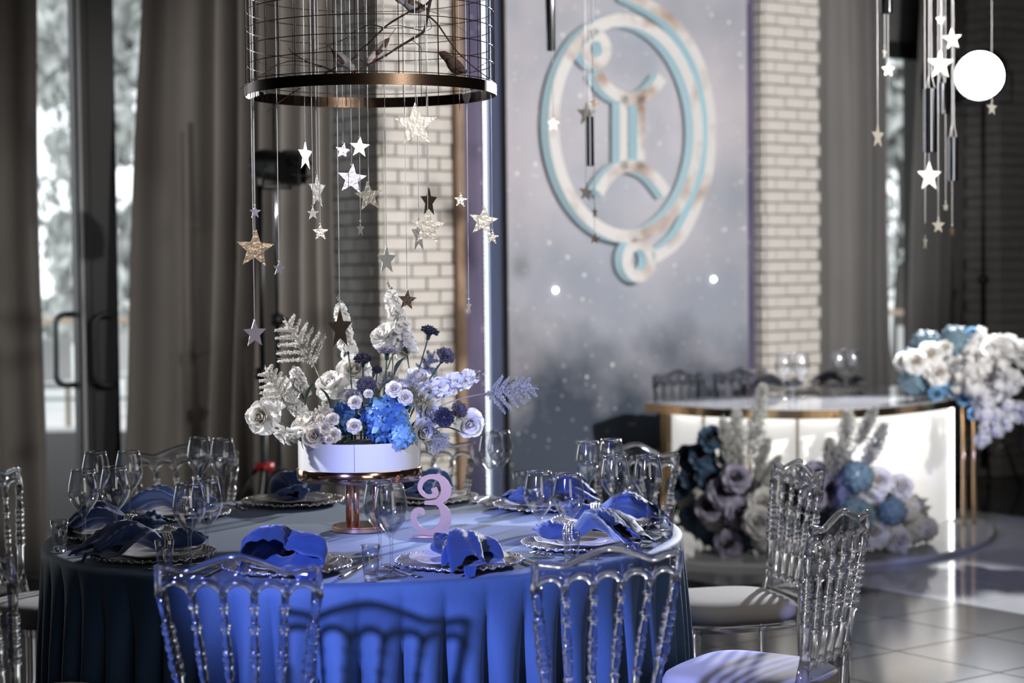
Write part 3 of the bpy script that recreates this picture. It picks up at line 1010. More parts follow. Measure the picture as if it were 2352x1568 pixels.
def lay_napkin(me, loc, na, pc, round_top):
    """copy of a napkin whose underside is laid over plate, charger and table instead of passing through them"""
    m = me.copy()
    env = ((0, .0115), (.055, .0115), (.062, .0135), (.067, .017), (.09, .0172), (.1, .0195), (.112, .0235), (.12, .0275), (.1335, .0275), (.136, .0225), (.171, .0225), (.172, .0), (9, .0))
    def h1(q):
        for (a, ha), (b, hb) in zip(env, env[1:]):
            if q <= b:
                return lerp(ha, hb, (q - a) / (b - a))
        return 0.0
    c, s_ = cos(na), sin(na)
    for v in m.vertices:
        x, y, z = v.co
        wx, wy = loc.x + c * x - s_ * y, loc.y + s_ * x + c * y
        q = sqrt((wx - pc.x) ** 2 + (wy - pc.y) ** 2)
        S = pc.z + max(h1(max(0, q - .008)), h1(q), h1(q + .008))
        if round_top and sqrt((wx - TC.x) ** 2 + (wy - TC.y) ** 2) > .93:
            S -= .06
        up = 1 if 0 < (v.index % 80) < 40 else 0
        v.co.z = max(z, S + .0018 + .0022 * up - loc.z)
    m.update()
    return m
def wine_glass(p, rz, label, group):
    g = link('wine_glass', ME['wine'], None, p, (0, 0, rz))
    link('rim', ME['rim'], g)
    return tag(g, label, 'wine glass', group)
def shot_glass(p, label, group):
    g = link('shot_glass', ME['shot'], None, p)
    link('glass_base', ME['sbase'], g)
    g.scale = (1.08, 1.08, 1.33)
    return tag(g, label, 'shot glass', group)
rg = random.Random(5)
PHIS = [-12 + 36 * k for k in range(10)]
for k, phi in enumerate(PHIS):
    pl = PLACE[k]
    a = rad(phi)
    p = tpt(phi, 0.70)
    o = link('charger_plate', ME['charger'], None, p, (0, 0, a + rg.uniform(-1, 1)))
    tag(o, 'silver charger plate with beaded lace rim, ' + pl, 'plate', 'silver charger plates')
    o = link('dinner_plate', ME['plate'], None, p + Vector((0, 0, .0045)), (0, 0, rg.uniform(0, 3)))
    tag(o, 'white scalloped dinner plate on a charger, ' + pl, 'plate', 'white dinner plates')
    na = a - pi / 2 + rg.uniform(-.35, .35)              # fan points away from the table centre
    if k == 0:
        na = a - pi / 2 + .1
    pn = tpt(phi, 0.665) + Vector((0, 0, .016))
    nm = lay_napkin(NAPS[4] if k == 0 else NAPS[k % 4], pn, na, p, True)
    o = link('napkin', nm, None, pn, (0, 0, na), (1, 1, 1))
    solidify(o, .0016)
    tag(o, ('blue velvet napkin rising in a peak over its plate' if k == 0 else 'blue velvet napkin fanned through a ring, ' + pl), 'napkin', 'blue napkins on the plates')
    o = link('napkin_ring', ME['ring'], None, pn + Vector((0, 0, .0225)), (0, 0, na))
    tag(o, 'beaded silver napkin ring, ' + pl, 'napkin ring', 'napkin rings')
    g1 = tpt(phi + 20.3 + rg.uniform(-.6, .6), 0.812)
    g2 = tpt(phi + 19.0 + rg.uniform(-.5, .5), 0.72)
    wine_glass(g1, rg.uniform(0, 6), 'clear wine glass beside the shot glass, ' + pl, 'wine glasses on the round table')
    wine_glass(g2, rg.uniform(0, 6), 'clear wine glass set further in, ' + pl, 'wine glasses on the round table')
    shot_glass(tpt(phi + 17.2 + rg.uniform(-.4, .4), 0.868), 'clear heavy-based shot glass, ' + pl, 'shot glasses on the round table')
    kk = tpt(phi + 13.5, 0.745)
    o = link('knife', ME['knife'], None, kk, (0, 0, a + rg.uniform(-.05, .05)))
    tag(o, 'steel table knife, ' + pl, 'knife', 'table knives')
    ff = tpt(phi - 13.0, 0.755)
    o = link('fork', ME['fork'], None, ff, (0, 0, a + rg.uniform(-.03, .06)))
    tag(o, 'steel fork beside the charger, ' + pl, 'fork', 'forks')
# ------------------------------------------------------------------ flower kit
def petal_pts(l, w, tilt, cup, curl, ruf, seed, nu=8, nv=7, point=0.0, r0=0.0, z0=0.0):
    rgp = random.Random(seed)
    ph = rgp.uniform(0, 6.28)
    path = [(r0, z0)]
    for j in range(nv):
        v = (j + .5) / nv
        a = tilt + curl * v * v
        path.append((path[-1][0] + sin(a) * l / nv, path[-1][1] + cos(a) * l / nv))
    def fn(u, v):
        j = int(round(v * nv))
        r, z = path[j]
        uu = 2 * u - 1
        half = w * (0.18 + 0.82 * min(1, v * 1.6) ** .7) * (1 - (max(0, v - .62) / .38) ** 2.2 * (.62 + point * .3))
        s = uu * half
        a = s / cup
        x = cup * sin(a)
        inn = cup * (1 - cos(a))
        tl = tilt + curl * v * v
        rr = r - inn * cos(tl)
        zz = z + inn * sin(tl) + ruf * v * v * sin(5 * uu + ph) - (point * .0) * abs(uu)
        return (x, -rr, zz)
    return fn, nu, nv
def petal_mesh(name, m, *a, **k):
    fn, nu, nv = petal_pts(*a, **k)
    return MB().grid(fn, nu, nv).mesh(name, m)
def rose_kit(m, heart_m, seed, op=1.0):
    """unit rose (radius about 1): list of (mesh, spin) for the petals and a tight heart mesh"""
    rgp = random.Random(seed)
    kit = []
    for i in range(5):
        kit.append((petal_mesh('petal', m, 1.0, .55, rad(22 + 6 * op), .6, rad(18), .03, seed + i, r0=.08), i * 72 + 10))
    for i in range(5):
        kit.append((petal_mesh('petal', m, 1.15, .62, rad(42 + 8 * op), .85, rad(34), .05, seed + 20 + i, r0=.06, point=.6), i * 72 + 46))
    for i in range(6):
        kit.append((petal_mesh('petal', m, 1.12, .66, rad(66 + 10 * op), 1.1, rad(40 + rgp.uniform(-15, 25)), .09, seed + 40 + i, r0=.04, z0=-.05, point=.9), i * 60 + rgp.uniform(-12, 12)))
    h = MB()
    for k in range(7):
        fn, nu, nv = petal_pts(.8 + .035 * k, .24 + .055 * k, rad(14 + 4.5 * k), .14 + .05 * k, rad(-48 + 4 * k), .012, seed + 70 + k, 8, 6, r0=.012 + .008 * k)
        h.grid(fn, nu, nv, Matrix.Rotation(k * 2.4, 4, 'Z'))
    return kit, h.mesh('heart', heart_m)
KITS = {'white': rose_kit('petal_white', 'petal_cream', 1), 'white2': rose_kit('petal_white', 'petal_white', 77, .6), 'cream': rose_kit('petal_cream', 'petal_cream', 33, .3), 'grey': rose_kit('petal_grey', 'petal_grey', 55, .8)}  # grey kit: shade on the white roses is put into the petal colour
def bloom_mesh(m, heart_m, seed, op=0.7):
    """the same rose as one mesh, for blooms too small or blurred to show single petals"""
    mb = MB()
    rgp = random.Random(seed)
    for k in range(6):
        fn, nu, nv = petal_pts(.78 + .03 * k, .25 + .06 * k, rad(15 + 5 * k), .15 + .05 * k, rad(-50 + 4 * k), .012, seed + k, 6, 5, r0=.012 + .008 * k)
        mb.grid(fn, nu, nv, Matrix.Rotation(k * 2.4, 4, 'Z'), 1)
    for lay, (tl, l, w, n) in enumerate(((26, .95, .5, 5), (46, 1.05, .56, 5), (70, 1.02, .6, 6))):
        for i in range(n):
            fn, nu, nv = petal_pts(l, w, rad(tl + 8 * op), .8, rad(30), .06, seed + 20 * lay + i, 5, 4, r0=.05)
            mb.grid(fn, nu, nv, Matrix.Rotation(2 * pi * (i + .5 * lay) / n + rgp.uniform(-.15, .15), 4, 'Z'))
    return mb.mesh('bloom', [m, heart_m])
def carnation_mesh(m, seed, flat=.6):
    mb = MB()
    rgp = random.Random(seed)
    for i in range(34):
        tl = rad(8 + 78 * (i / 34) ** .8)
        fn, nu, nv = petal_pts(.95 + rgp.uniform(-.1, .1), .36, tl, .5, rad(25), .12, seed + i, 7, 4, r0=.02)
        def g(u, v, fn=fn):
            x, y, z = fn(u, v)
            k = .07 * (v > .9) * (1 if int(round(u * 7)) % 2 else -1)
            return (x + rgp.uniform(-.02, .02) * v, y - k, z * flat + k)
        mb.grid(g, nu, nv, Matrix.Rotation(i * 2.4, 4, 'Z'))
    return mb.mesh('bloom', m)
def calyx_mesh():
    return MB().lathe([(.02, -.75), (.16, -.7), (.2, -.3), (.26, .05), (.2, .1)], 10).mesh('calyx', 'stem')
CALYX = calyx_mesh()
CARN = {'navy': carnation_mesh('petal_navy', 3), 'plum': carnation_mesh('petal_plum', 13), 'violet': carnation_mesh('petal_mauve', 23, .4)}
def floret_mesh(m, seed):
    mb = MB()
    rgp = random.Random(seed)
    for i in range(4):
        def g(u, v):
            uu = 2 * u - 1
            half = .5 * (.25 + .75 * sin(pi * min(1, .12 + v * .62)) ) * (1 - .55 * max(0, v - .7) / .3)
            return (uu * half, -(v * .95), .22 * v * v - .2 * uu * uu * v + .06 * sin(4 * uu + 3 * v))
        mb.grid(g, 5, 5, Matrix.Rotation(i * pi / 2 + rgp.uniform(-.15, .15), 4, 'Z') @ Matrix.Rotation(rgp.uniform(-.25, .25), 4, 'X'))
    mb.sphere((0, 0, .04), .07, 6, 4)
    return mb.mesh('floret', m)
FLORET = {k: [floret_mesh(m, 5 + i) for i in range(2)] for k, m in (('blue', 'petal_blue'), ('pale', 'petal_paleblue'), ('teal', 'petal_teal'), ('steel', 'petal_steelblue'), ('white', 'petal_white'), ('grey', 'petal_grey'))}

TWM = {}
def fl_empty(name, loc, facing, size, spin, label, cat, group):
    o = empty(name, (0, 0, 0), 0, label, cat, group)
    M = Matrix.Translation(loc) @ orient(facing) @ Matrix.Rotation(spin, 4, 'Z') @ Matrix.Scale(size, 4)
    o.matrix_world = M
    TWM[o.name] = M
    return o
def wchild(mb, name, m, parent, smooth=True):
    """a part modelled in world space under a transformed thing"""
    o = mb.build(name, m, parent, smooth)
    o.matrix_parent_inverse = TWM[parent.name].inverted()
    return o
def stem_path(a, b, facing, n=7, sag=0.0):
    a, b, f = Vector(a), Vector(b), Vector(facing).normalized()
    L = (b - a).length
    c1, c2 = a - f * L * .4, b + Vector((0, 0, 1)) * L * .25
    out = []
    for i in range(n + 1):
        t = i / n
        out.append(a * (1 - t) ** 3 + c1 * 3 * t * (1 - t) ** 2 + c2 * 3 * t * t * (1 - t) + b * t ** 3)
    return out
def rose(loc, facing, size, kit, label, root=None, spin=0.0, group=None, leaf=False):
    o = fl_empty('rose', loc, facing, size, spin, label, 'rose', group)
    pk, h = KITS[kit]
    link('heart', h, o)
    for me, a in pk:
        link('petal', me, o, None, (0, 0, rad(a)))
    link('sepal', CALYX, o, (0, 0, -.02), None, (.9, .9, .45))
    if root is not None:
        wchild(MB().tube(stem_path(loc, root, facing), .0022, 6), 'stem', 'stem', o)
    return o
def small_rose(loc, facing, size, me, label, root=None, spin=0.0, group=None, name='rose', cat='rose', stemf=None):
    o = fl_empty(name, loc, facing, size, spin, label, cat, group)
    link('bloom', me, o)
    link('sepal', CALYX, o, (0, 0, -.02), None, (.9, .9, .4))
    if root is not None:
        wchild(MB().tube(stem_path(loc, root, stemf or facing, 5), .002, 6), 'stem', 'stem', o)
    return o
def carnation(loc, facing, size, kind, label, root=None, group=None):
    o = fl_empty('carnation', loc, facing, size, 0, label, 'carnation', group)
    link('bloom', CARN[kind], o)
    link('calyx', CALYX, o, None, None, (1.2, 1.2, 1.3))
    if root is not None:
        wchild(MB().tube(stem_path(loc, root, facing), .0024, 6), 'stem', 'stem', o)
    return o
def hydrangea(loc, facing, size, kinds, n, label, root=None, group=None, seed=0, cover=1.35, fs=.42):
    rgp = random.Random(seed)
    o = fl_empty('hydrangea', loc, facing, size, 0, label, 'hydrangea', group)
    MB().sphere((0, 0, 0), .62, 14, 10).build('flower_head', 'leaf', o)
    for i in range(n):
        ct = 1 - cover * (i + .5) / n
        st = sqrt(max(0, 1 - ct * ct))
        a = i * 2.39996
        d = Vector((st * cos(a), st * sin(a), ct))
        M = orient(d + Vector((rgp.uniform(-.3, .3), rgp.uniform(-.3, .3), rgp.uniform(-.3, .3)))).to_euler()
        me = FLORET[rgp.choice(kinds)][rgp.randrange(2)]
        k = fs * rgp.uniform(.85, 1.2)
        f = link('floret', me, o, d * rgp.uniform(.78, .95), M, (k, k, k))
    if root is not None:
        wchild(MB().tube(stem_path(loc, root, facing), .004, 6), 'stem', 'stem', o)
    return o
def snapdragon(tip, base, label, root=None, group=None, m='petal_white', seed=0, wide=.03):
    rgp = random.Random(seed)
    tip, base = Vector(tip), Vector(base)
    o = empty('snapdragon', base, 0, label, 'snapdragon', group)
    L = (tip - base).length
    ax = (tip - base).normalized()
    MB().tube([Vector((0, 0, 0)), ax * L * .5, ax * L], [.003, .0025, .001], 6).build('stem', 'stem', o)
    mb, bud = MB(), MB()
    n = 26
    sd = ax.orthogonal().normalized()
    for i in range(n):
        t = .04 + .94 * i / n
        a = i * 2.39996
        d = (Matrix.Rotation(a, 3, ax) @ sd)
        p = ax * L * t + d * .006
        if t < .78:
            k = wide * (1 - .45 * t)
            M = Matrix.Translation(p) @ orient(d + ax * .35)
            for j in range(5):
                fn, nu, nv = petal_pts(k, k * .6, rad(25 + 45 * rgp.random()), k * .7, rad(50), k * .12, seed + i * 7 + j, 4, 4, r0=k * .08)
                mb.grid(fn, nu, nv, M @ Matrix.Rotation(j * 1.257 + rgp.uniform(-.2, .2), 4, 'Z'))
        else:
            bud.sphere(p, .006 * (1.55 - t), 7, 5)
    mb.build('florets', m, o)
    bud.build('buds', 'leaf_grey', o)
    if root is not None:
        MB().tube([Vector((0, 0, 0))] + [q - base for q in stem_path(base, root, ax)][1:], .0025, 6).build('stalk', 'stem', o)
    return o
def astilbe(tip, base, label, root=None, group=None, m='plume_white', seed=0, spread=.5, nb=11, stemm='leaf_grey'):
    rgp = random.Random(seed)
    tip, base = Vector(tip), Vector(base)
    o = empty('astilbe', base, 0, label, 'astilbe', group)
    ax = (tip - base)
    L = ax.length
    ax.normalize()
    side = ax.cross(Vector((0, 1, 0))).normalized()
    mb, st = MB(), MB()
    st.tube([Vector((0, 0, 0)), ax * L], [.0018, .0008], 5)
    def frond(p0, p1, w):
        n = 40
        for i in range(n):
            t = i / n
            p = p0.lerp(p1, t) + Vector((0, 0, -.1 * (p1 - p0).length * t * t))
            for q in range(5):
                d = Vector((rgp.gauss(0, 1), rgp.gauss(0, 1), rgp.gauss(0, 1))).normalized()
                k = w * (1 - .75 * t) * rgp.uniform(.35, 1.25)
                e = p + d * k
                r = .0015
                mb.add([p, e + Vector((r, 0, r)), e + Vector((-r, 0, r)), e + Vector((0, r, -r)), e + d * r * 2], [(0, 1, 2), (0, 2, 3), (0, 3, 1), (4, 2, 1), (4, 3, 2), (4, 1, 3)])
    frond(ax * L * .4, ax * L, .009)
    for i in range(nb):
        t = .12 + .78 * i / nb
        sgn = 1 if i % 2 else -1
        ln = L * spread * (1 - .72 * t)
        d = (side * sgn + ax * .75 + Vector((0, rgp.uniform(-.5, .5), 0))).normalized()
        p0 = ax * L * t
        p1 = p0 + d * ln + Vector((0, 0, -.05 * ln))
        st.tube([p0, p1], [.0012, .0005], 4)
        frond(p0, p1, .0088)
    mb.build('plume', m, o, False)
    s = st.build('stem', stemm, o)
    if root is not None:
        MB().tube([Vector((0, 0, 0))] + [q - base for q in stem_path(base, root, ax)][1:], .0018, 6).build('stalk', stemm, o)
    return o
def leaf_obj(base, tip, w, label, m='leaf', group=None):
    base, tip = Vector(base), Vector(tip)
    o = empty('leaf_sprig', base, 0, label, 'leaf', group)
    ax = tip - base
    L = ax.length
    sd = ax.cross(Vector((0, 0, 1))).normalized() if abs(ax.normalized().z) < .95 else Vector((1, 0, 0))
    nn = sd.cross(ax).normalized()
    def g(u, v):
        uu = 2 * u - 1
        return ax * v + sd * (uu * w * sin(pi * min(1, v * .93 + .04)) ** .8) + nn * (.25 * w * (1 - abs(uu)) * -1 + L * .12 * sin(pi * v))
    MB().grid(g, 4, 8).build('blade', m, o)
    MB().tube([ax * t + nn * (L * .12 * sin(pi * t) - .24 * w) for t in (0, .3, .6, .95)], .0012, 5).build('midrib', 'stem', o)
    return o

# ------------------------------------------------------------------ centrepiece stand
CB = onz(828, 1217, TZ)
st = empty('flower_stand', (CB.x, CB.y, TZ), 0, 'white drum flower stand with rose-gold band on three copper rods', 'flower stand')
MB().lathe([(.0005, 0), (.08, 0), (.0825, .002), (.0825, .012), (.081, .0135), (.0005, .0135)], 64, cap=False).build('base', 'copper_rod', st, True, None, 40)
MB().lathe([(.0005, .0135), (.0795, .0135), (.0795, .0165), (.0005, .0165)], 64, cap=False).build('base_mirror', 'rose_gold', st, True, None, 40)
for x, y in ((-.034, .01), (-.009, -.03), (.043, .012)):
    MB().tube([(x, y, .015), (x, y, .165)], .0088, 20).build('rod', 'copper_rod', st)
DR = .176
MB().lathe([(.0005, .15), (DR + .003, .15), (DR + .0045, .152), (DR + .0045, .183), (DR + .003, .185), (.0005, .185)], 96, cap=False).build('band', 'rose_gold', st, True, None, 40)
drum = MB().lathe([(.0005, .18), (DR, .18), (DR, .262), (DR - .001, .263), (DR - .005, .263), (DR - .006, .262), (DR - .006, .245), (.0005, .245)], 96, cap=False).build('drum', 'pot_white', st, True, None, 40)
sa = rad(-90 + 8)
MB().box((-.0007, -DR - .0006, .186), (.0007, -DR + .001, .262)).build('seam', 'seam', drum, False)
MB().lathe([(.0005, .246), (DR - .008, .246), (DR - .02, .258), (.0005, .262)], 48, cap=False).build('moss', 'soil', drum)
DTOP = TZ + .255
def rootp(x):
    return Vector((CB.x + max(-.13, min(.13, (x - 828) / F * 5.4 * .7)), CB.y + .01, DTOP))

def relax(items, lo, hi, steps=160):
    """items = [x, y, Y, r]: part overlapping heads in depth, front ones forward and back ones backward"""
    for _ in range(steps):
        moved = False
        for i in range(len(items)):
            for j in range(i + 1, len(items)):
                a, b = items[i], items[j]
                pa, pb = at(a[0], a[1], a[2]), at(b[0], b[1], b[2])
                gap = (a[3] + b[3]) - (pa - pb).length
                if gap > .001:
                    s_ = 1 if a[2] > b[2] or (a[2] == b[2] and a[3] > b[3]) else -1
                    k = min(.006, gap * .5)
                    for it, d in ((a, s_ * k), (b, -s_ * k)):
                        l_ = lo(it[0]) if callable(lo) else lo
                        h_ = hi(it[0]) - it[3] if callable(hi) else hi
                        if len(it) > 4:
                            h_ = min(h_, it[4])
                        it[2] = min(max(it[2] + d, l_), max(l_, h_))
                    moved = True
        if not moved:
            break
    return items

# ---- flowers of the centrepiece (pixel, depth, facing, size)
GRO = 'white roses in the drum arrangement'
def P(x, y, Y):
    return at(x, y, Y)
ROSES = (
        (598, 958, 5.28, (-.35, -.9, .1), .046, 'white', 'open white rose nodding furthest past the drum on an arched stem'),
        (702, 968, 5.30, (-.35, -.5, .8), .042, 'white', 'half-open white rose cupped upward above the cream garden rose'),
        (648, 1000, 5.42, (-.5, -.2, -.5), .038, 'white2', 'white rose hanging face down under the arched stem'),
        (684, 1004, 5.40, (-.2, -.3, -.6), .036, 'white2', 'white rose hanging face down at the drum rim'),
        (758, 880, 5.40, (-.3, -.55, .6), .046, 'white2', 'big white rose with reflexed petals below the astilbe plume'),
        (812, 848, 5.46, (.0, -.75, .5), .05, 'white', 'largest creamy white rose behind the dark blue carnation'),
        (722, 1000, 5.24, (-.1, -.95, .15), .038, 'cream', 'full cream garden rose spilling over the drum rim'),
        (880, 768, 5.45, (-.35, -.5, .55), .042, 'white2', 'high white rose beside the tall snapdragon'),
        (922, 790, 5.47, (.5, -.5, .5), .04, 'grey', 'shade-greyed rose with crumpled petals below the tall snapdragon'),
        (1080, 975, 5.33, (.15, -.8, -.2), .04, 'white', 'white rose bowing over the wine glasses'),
        (962, 866, 5.42, (.1, -.6, .8), .042, 'white', 'white rose opening upward below the navy carnation'),
        (640, 898, 5.42, (-.2, -.75, .5), .046, 'white2', 'fluffy white peony-like rose behind the feathery plume'),
        (805, 912, 5.36, (-.1, -.7, .7), .03, 'white2', 'smaller white rose tucked above the blue hydrangea'),
        (990, 948, 5.34, (.5, -.7, .2), .036, 'grey', 'shade-greyed rose pressed against the big blue hydrangea'),
        (975, 990, 5.3, (.4, -.7, -.2), .034, 'grey', 'drooping shade-greyed rose at the drum rim beside the hydrangea'),
        (890, 868, 5.48, (.2, -.6, .7), .036, 'grey', 'shaded rose in the middle of the arrangement'),
        (930, 905, 5.34, (.3, -.8, .5), .03, 'cream', 'cream rose above the big blue hydrangea'))
SPRAY = bloom_mesh('petal_cream', 'petal_cream', 9, .3)
SPRAYS = (
        (763, 962, (-.1, -.9, .4), .02, 'small cream spray rose touching the dark blue hydrangea'),
        (745, 982, (-.1, -.9, .3), .018, 'small cream spray rose wedged among its siblings'),
        (766, 998, (.1, -.95, .2), .022, 'cream spray rose with a swirled face above the drum rim'),
        (815, 923, (0, -.9, .35), .02, 'small cream spray rose between two blue hydrangeas, higher one'),
        (814, 978, (.15, -.95, .2), .022, 'small cream spray rose between two blue hydrangeas, lower one'),
        (735, 962, (-.2, -.8, .5), .016, 'tiny cream spray rose beside the upward white rose'),
        (846, 903, (.0, -.8, .6), .014, 'tiny cream rosebud under the plum carnation'),
        (905, 892, (.2, -.9, .4), .024, 'cream rose cluster bloom over the hydrangea top'),
        (932, 912, (.3, -.9, .2), .022, 'cream rosebud beside the wispy grey foliage'),
        (755, 1010, (-.1, -.9, -.1), .014, 'tiny cream bud at the drum rim'))
HYDS = (
        (888, 965, 5.3, (.05, -.85, .35), .072, ['blue', 'blue', 'pale'], 62, 'largest blue hydrangea head leaning over the drum rim', 1),
        (792, 962, 5.36, (-.3, -.8, .4), .05, ['blue'], 40, 'darker blue hydrangea head among the cream spray roses', 2),
        (925, 1000, 5.25, (.4, -.8, -.1), .036, ['pale'], 26, 'small pale blue hydrangea tuft hanging at the drum rim', 3))
CARNS = (
        (987, 762, 5.42, (.25, -.35, .85), .027, 'navy', 'topmost navy carnation on a tall stalk'),
        (1023, 818, 5.36, (.45, -.55, .6), .03, 'plum', 'dusty plum carnation on a leaning stem'),
        (833, 826, 5.32, (0, -.5, .9), .026, 'navy', 'navy carnation in front of the largest creamy rose'),
        (888, 806, 5.34, (0, -.3, .95), .029, 'violet', 'violet carnation seen edge-on below the high white rose'),
        (843, 886, 5.27, (-.1, -.8, .5), .03, 'plum', 'plum carnation resting on top of the big hydrangea'),
        (866, 850, 5.36, (.1, -.6, .7), .016, 'navy', 'small navy carnation bud in the middle'),
        (1020, 958, 5.26, (.1, -.9, .1), .03, 'navy', 'dark blue carnation low beside the bowing white rose'),
        (1055, 942, 5.32, (.4, -.7, .4), .026, 'plum', 'plum carnation behind the bowing white rose'))
heads = [[q[0], q[1], q[2], q[4] * .8] for q in ROSES] + [[q[0], q[1], 5.23, q[3] * .75] for q in SPRAYS] + [[q[0], q[1], q[2], q[4] * .9] for q in HYDS] + [[q[0], q[1], q[2], q[4] * .75] for q in CARNS]
relax(heads, 5.17, 5.6)
_it = iter(heads)
for x, y, Y, f, sz, kit, lab in ROSES:
    rose(P(x, y, next(_it)[2]) - Vector(f).normalized() * sz * .5, f, sz, kit, lab, rootp(x), x * .37, GRO)
for x, y, f, sz, lab in SPRAYS:
    small_rose(P(x, y, next(_it)[2]) - Vector(f).normalized() * sz * .4, f, sz, SPRAY, lab, rootp(x), x * .7, 'cream spray roses')
for x, y, Y, f, sz, kinds, n_, lab, sd in HYDS:
    hydrangea(P(x, y, next(_it)[2]), f, sz, kinds, n_, lab, rootp(x), 'blue hydrangeas', sd)
for x, y, Y, f, sz, kd, lab in CARNS:
    carnation(P(x, y, next(_it)[2]), f, sz, kd, lab, rootp(x), 'carnations in the drum arrangement')
GS = 'white snapdragons'
snapdragon(P(777, 676, 5.44), P(800, 812, 5.44), 'white snapdragon spike behind the hanging brown star', rootp(800), GS, seed=3, wide=.026)
snapdragon(P(890, 640, 5.46), P(935, 812, 5.46), 'tallest white snapdragon spike rising from the middle', rootp(930), GS, seed=8, wide=.032)
snapdragon(P(1116, 852, 5.36), P(975, 905, 5.38), 'white snapdragon spike leaning out toward the backdrop', rootp(980), GS, seed=15, wide=.034)
snapdragon(P(676, 838, 5.36), P(694, 905, 5.36), 'short green-tipped snapdragon beside the fluffy white rose', rootp(694), GS, seed=21, wide=.024)
snapdragon(P(655, 905, 5.35), P(690, 945, 5.35), 'small snapdragon tuft above the upward white rose', rootp(690), GS, seed=27, wide=.02)
snapdragon(P(1010, 838, 5.5), P(945, 915, 5.5), 'snapdragon spike half hidden by the plum carnation', rootp(945), GS, 'petal_grey', seed=33, wide=.03)
GA = 'feathery astilbe plumes'
astilbe(P(652, 728, 5.40), P(726, 850, 5.40), 'tall white astilbe plume arching above the big white rose', rootp(735), GA, seed=4, spread=.62)
astilbe(P(608, 838, 5.36), P(660, 935, 5.36), 'white astilbe plume in front of the fluffy white rose', rootp(680), GA, seed=9, spread=.55)
astilbe(P(1236, 885, 5.36), P(1105, 905, 5.36), 'long astilbe sprig reaching out past the snapdragon', rootp(1000), GA, 'plume_grey', 14, .48)
astilbe(P(1020, 1030, 5.32), P(985, 985, 5.32), 'grey wispy sprig hanging over the drum rim', rootp(975), GA, 'plume_grey', 19, .8, 8)
astilbe(P(935, 850, 5.33), P(965, 955, 5.33), 'wispy cream sprig beside the big hydrangea', rootp(960), GA, 'plume_grey', 23, .6, 9)
astilbe(P(1000, 800, 5.45), P(950, 900, 5.45), 'thin grey sprig below the topmost carnation', rootp(950), GA, 'plume_grey', 29, .4, 8)
astilbe(P(755, 925, 5.3), P(725, 985, 5.3), 'tiny white sprig between upward rose and hydrangea', rootp(740), GA, 'plume_white', 35, .6, 8)
GL = 'leaves in the drum arrangement'
for x0, y0, x1, y1, w, m, lab in (
        (700, 930, 720, 880, .008, 'leaf', 'dark green leaf under the big reflexed white rose'),
        (760, 935, 735, 890, .007, 'leaf', 'narrow dark leaf pointing up between the white roses'),
        (960, 960, 1010, 1000, .012, 'leaf_grey', 'grey leaf hanging over the rim beside the hydrangea'),
        (955, 990, 985, 1035, .011, 'leaf_grey', 'pale grey leaf dangling below the drum rim'),
        (700, 990, 662, 1010, .01, 'leaf_grey', 'grey leaf beneath the arched rose stem'),
        (905, 860, 930, 820, .01, 'leaf', 'dark leaf below the crumpled grey rose'),
        (990, 985, 1060, 992, .007, 'leaf', 'dark leaf under the low navy carnation'),
        (870, 900, 900, 868, .012, 'leaf_grey', 'grey leaf in the middle of the arrangement'),
        (800, 1000, 790, 1020, .012, 'leaf', 'short leaf at the drum rim between the hydrangeas')):
    leaf_obj(P(x0, y0, 5.33), P(x1, y1, 5.3), w, lab, m, GL)

# ---- number sign
N3 = onz(995, 1233, TZ)
sg = empty('table_number', N3, rad(4), 'rose-pink cut-out number 3 standing on an oval foot', 'sign')
MB().lathe([(.0005, 0), (.057, 0), (.058, .001), (.058, .0045), (.057, .0055), (.0005, .0055)], 48, Matrix.Diagonal((1, .45, 1, 1)), cap=False).build('foot', 'pink_paint', sg, True, None, 40)
def ribbon_poly(pts, ws):
    """closed outline of a stroke of varying width around a centre line in x,z"""
    L, R = [], []
    n = len(pts)
    for i in range(n):
        a, b = pts[max(0, i - 1)], pts[min(n - 1, i + 1)]
        tx, tz = b[0] - a[0], b[1] - a[1]
        q = sqrt(tx * tx + tz * tz) or 1
        nx, nz = -tz / q, tx / q
        L.append((pts[i][0] + nx * ws[i], pts[i][1] + nz * ws[i]))
        R.append((pts[i][0] - nx * ws[i], pts[i][1] - nz * ws[i]))
    return L, R
def spline(cp, n):
    out = []
    m = len(cp)
    for i in range(m - 1):
        p0, p1, p2, p3 = cp[max(0, i - 1)], cp[i], cp[i + 1], cp[min(m - 1, i + 2)]
        for k in range(n):
            t = k / n
            out.append(tuple(.5 * ((2 * p1[j]) + (-p0[j] + p2[j]) * t + (2 * p0[j] - 5 * p1[j] + 4 * p2[j] - p3[j]) * t * t + (-p0[j] + 3 * p1[j] - 3 * p2[j] + p3[j]) * t ** 3) for j in range(len(p1))))
    out.append(tuple(cp[-1]))
    return out
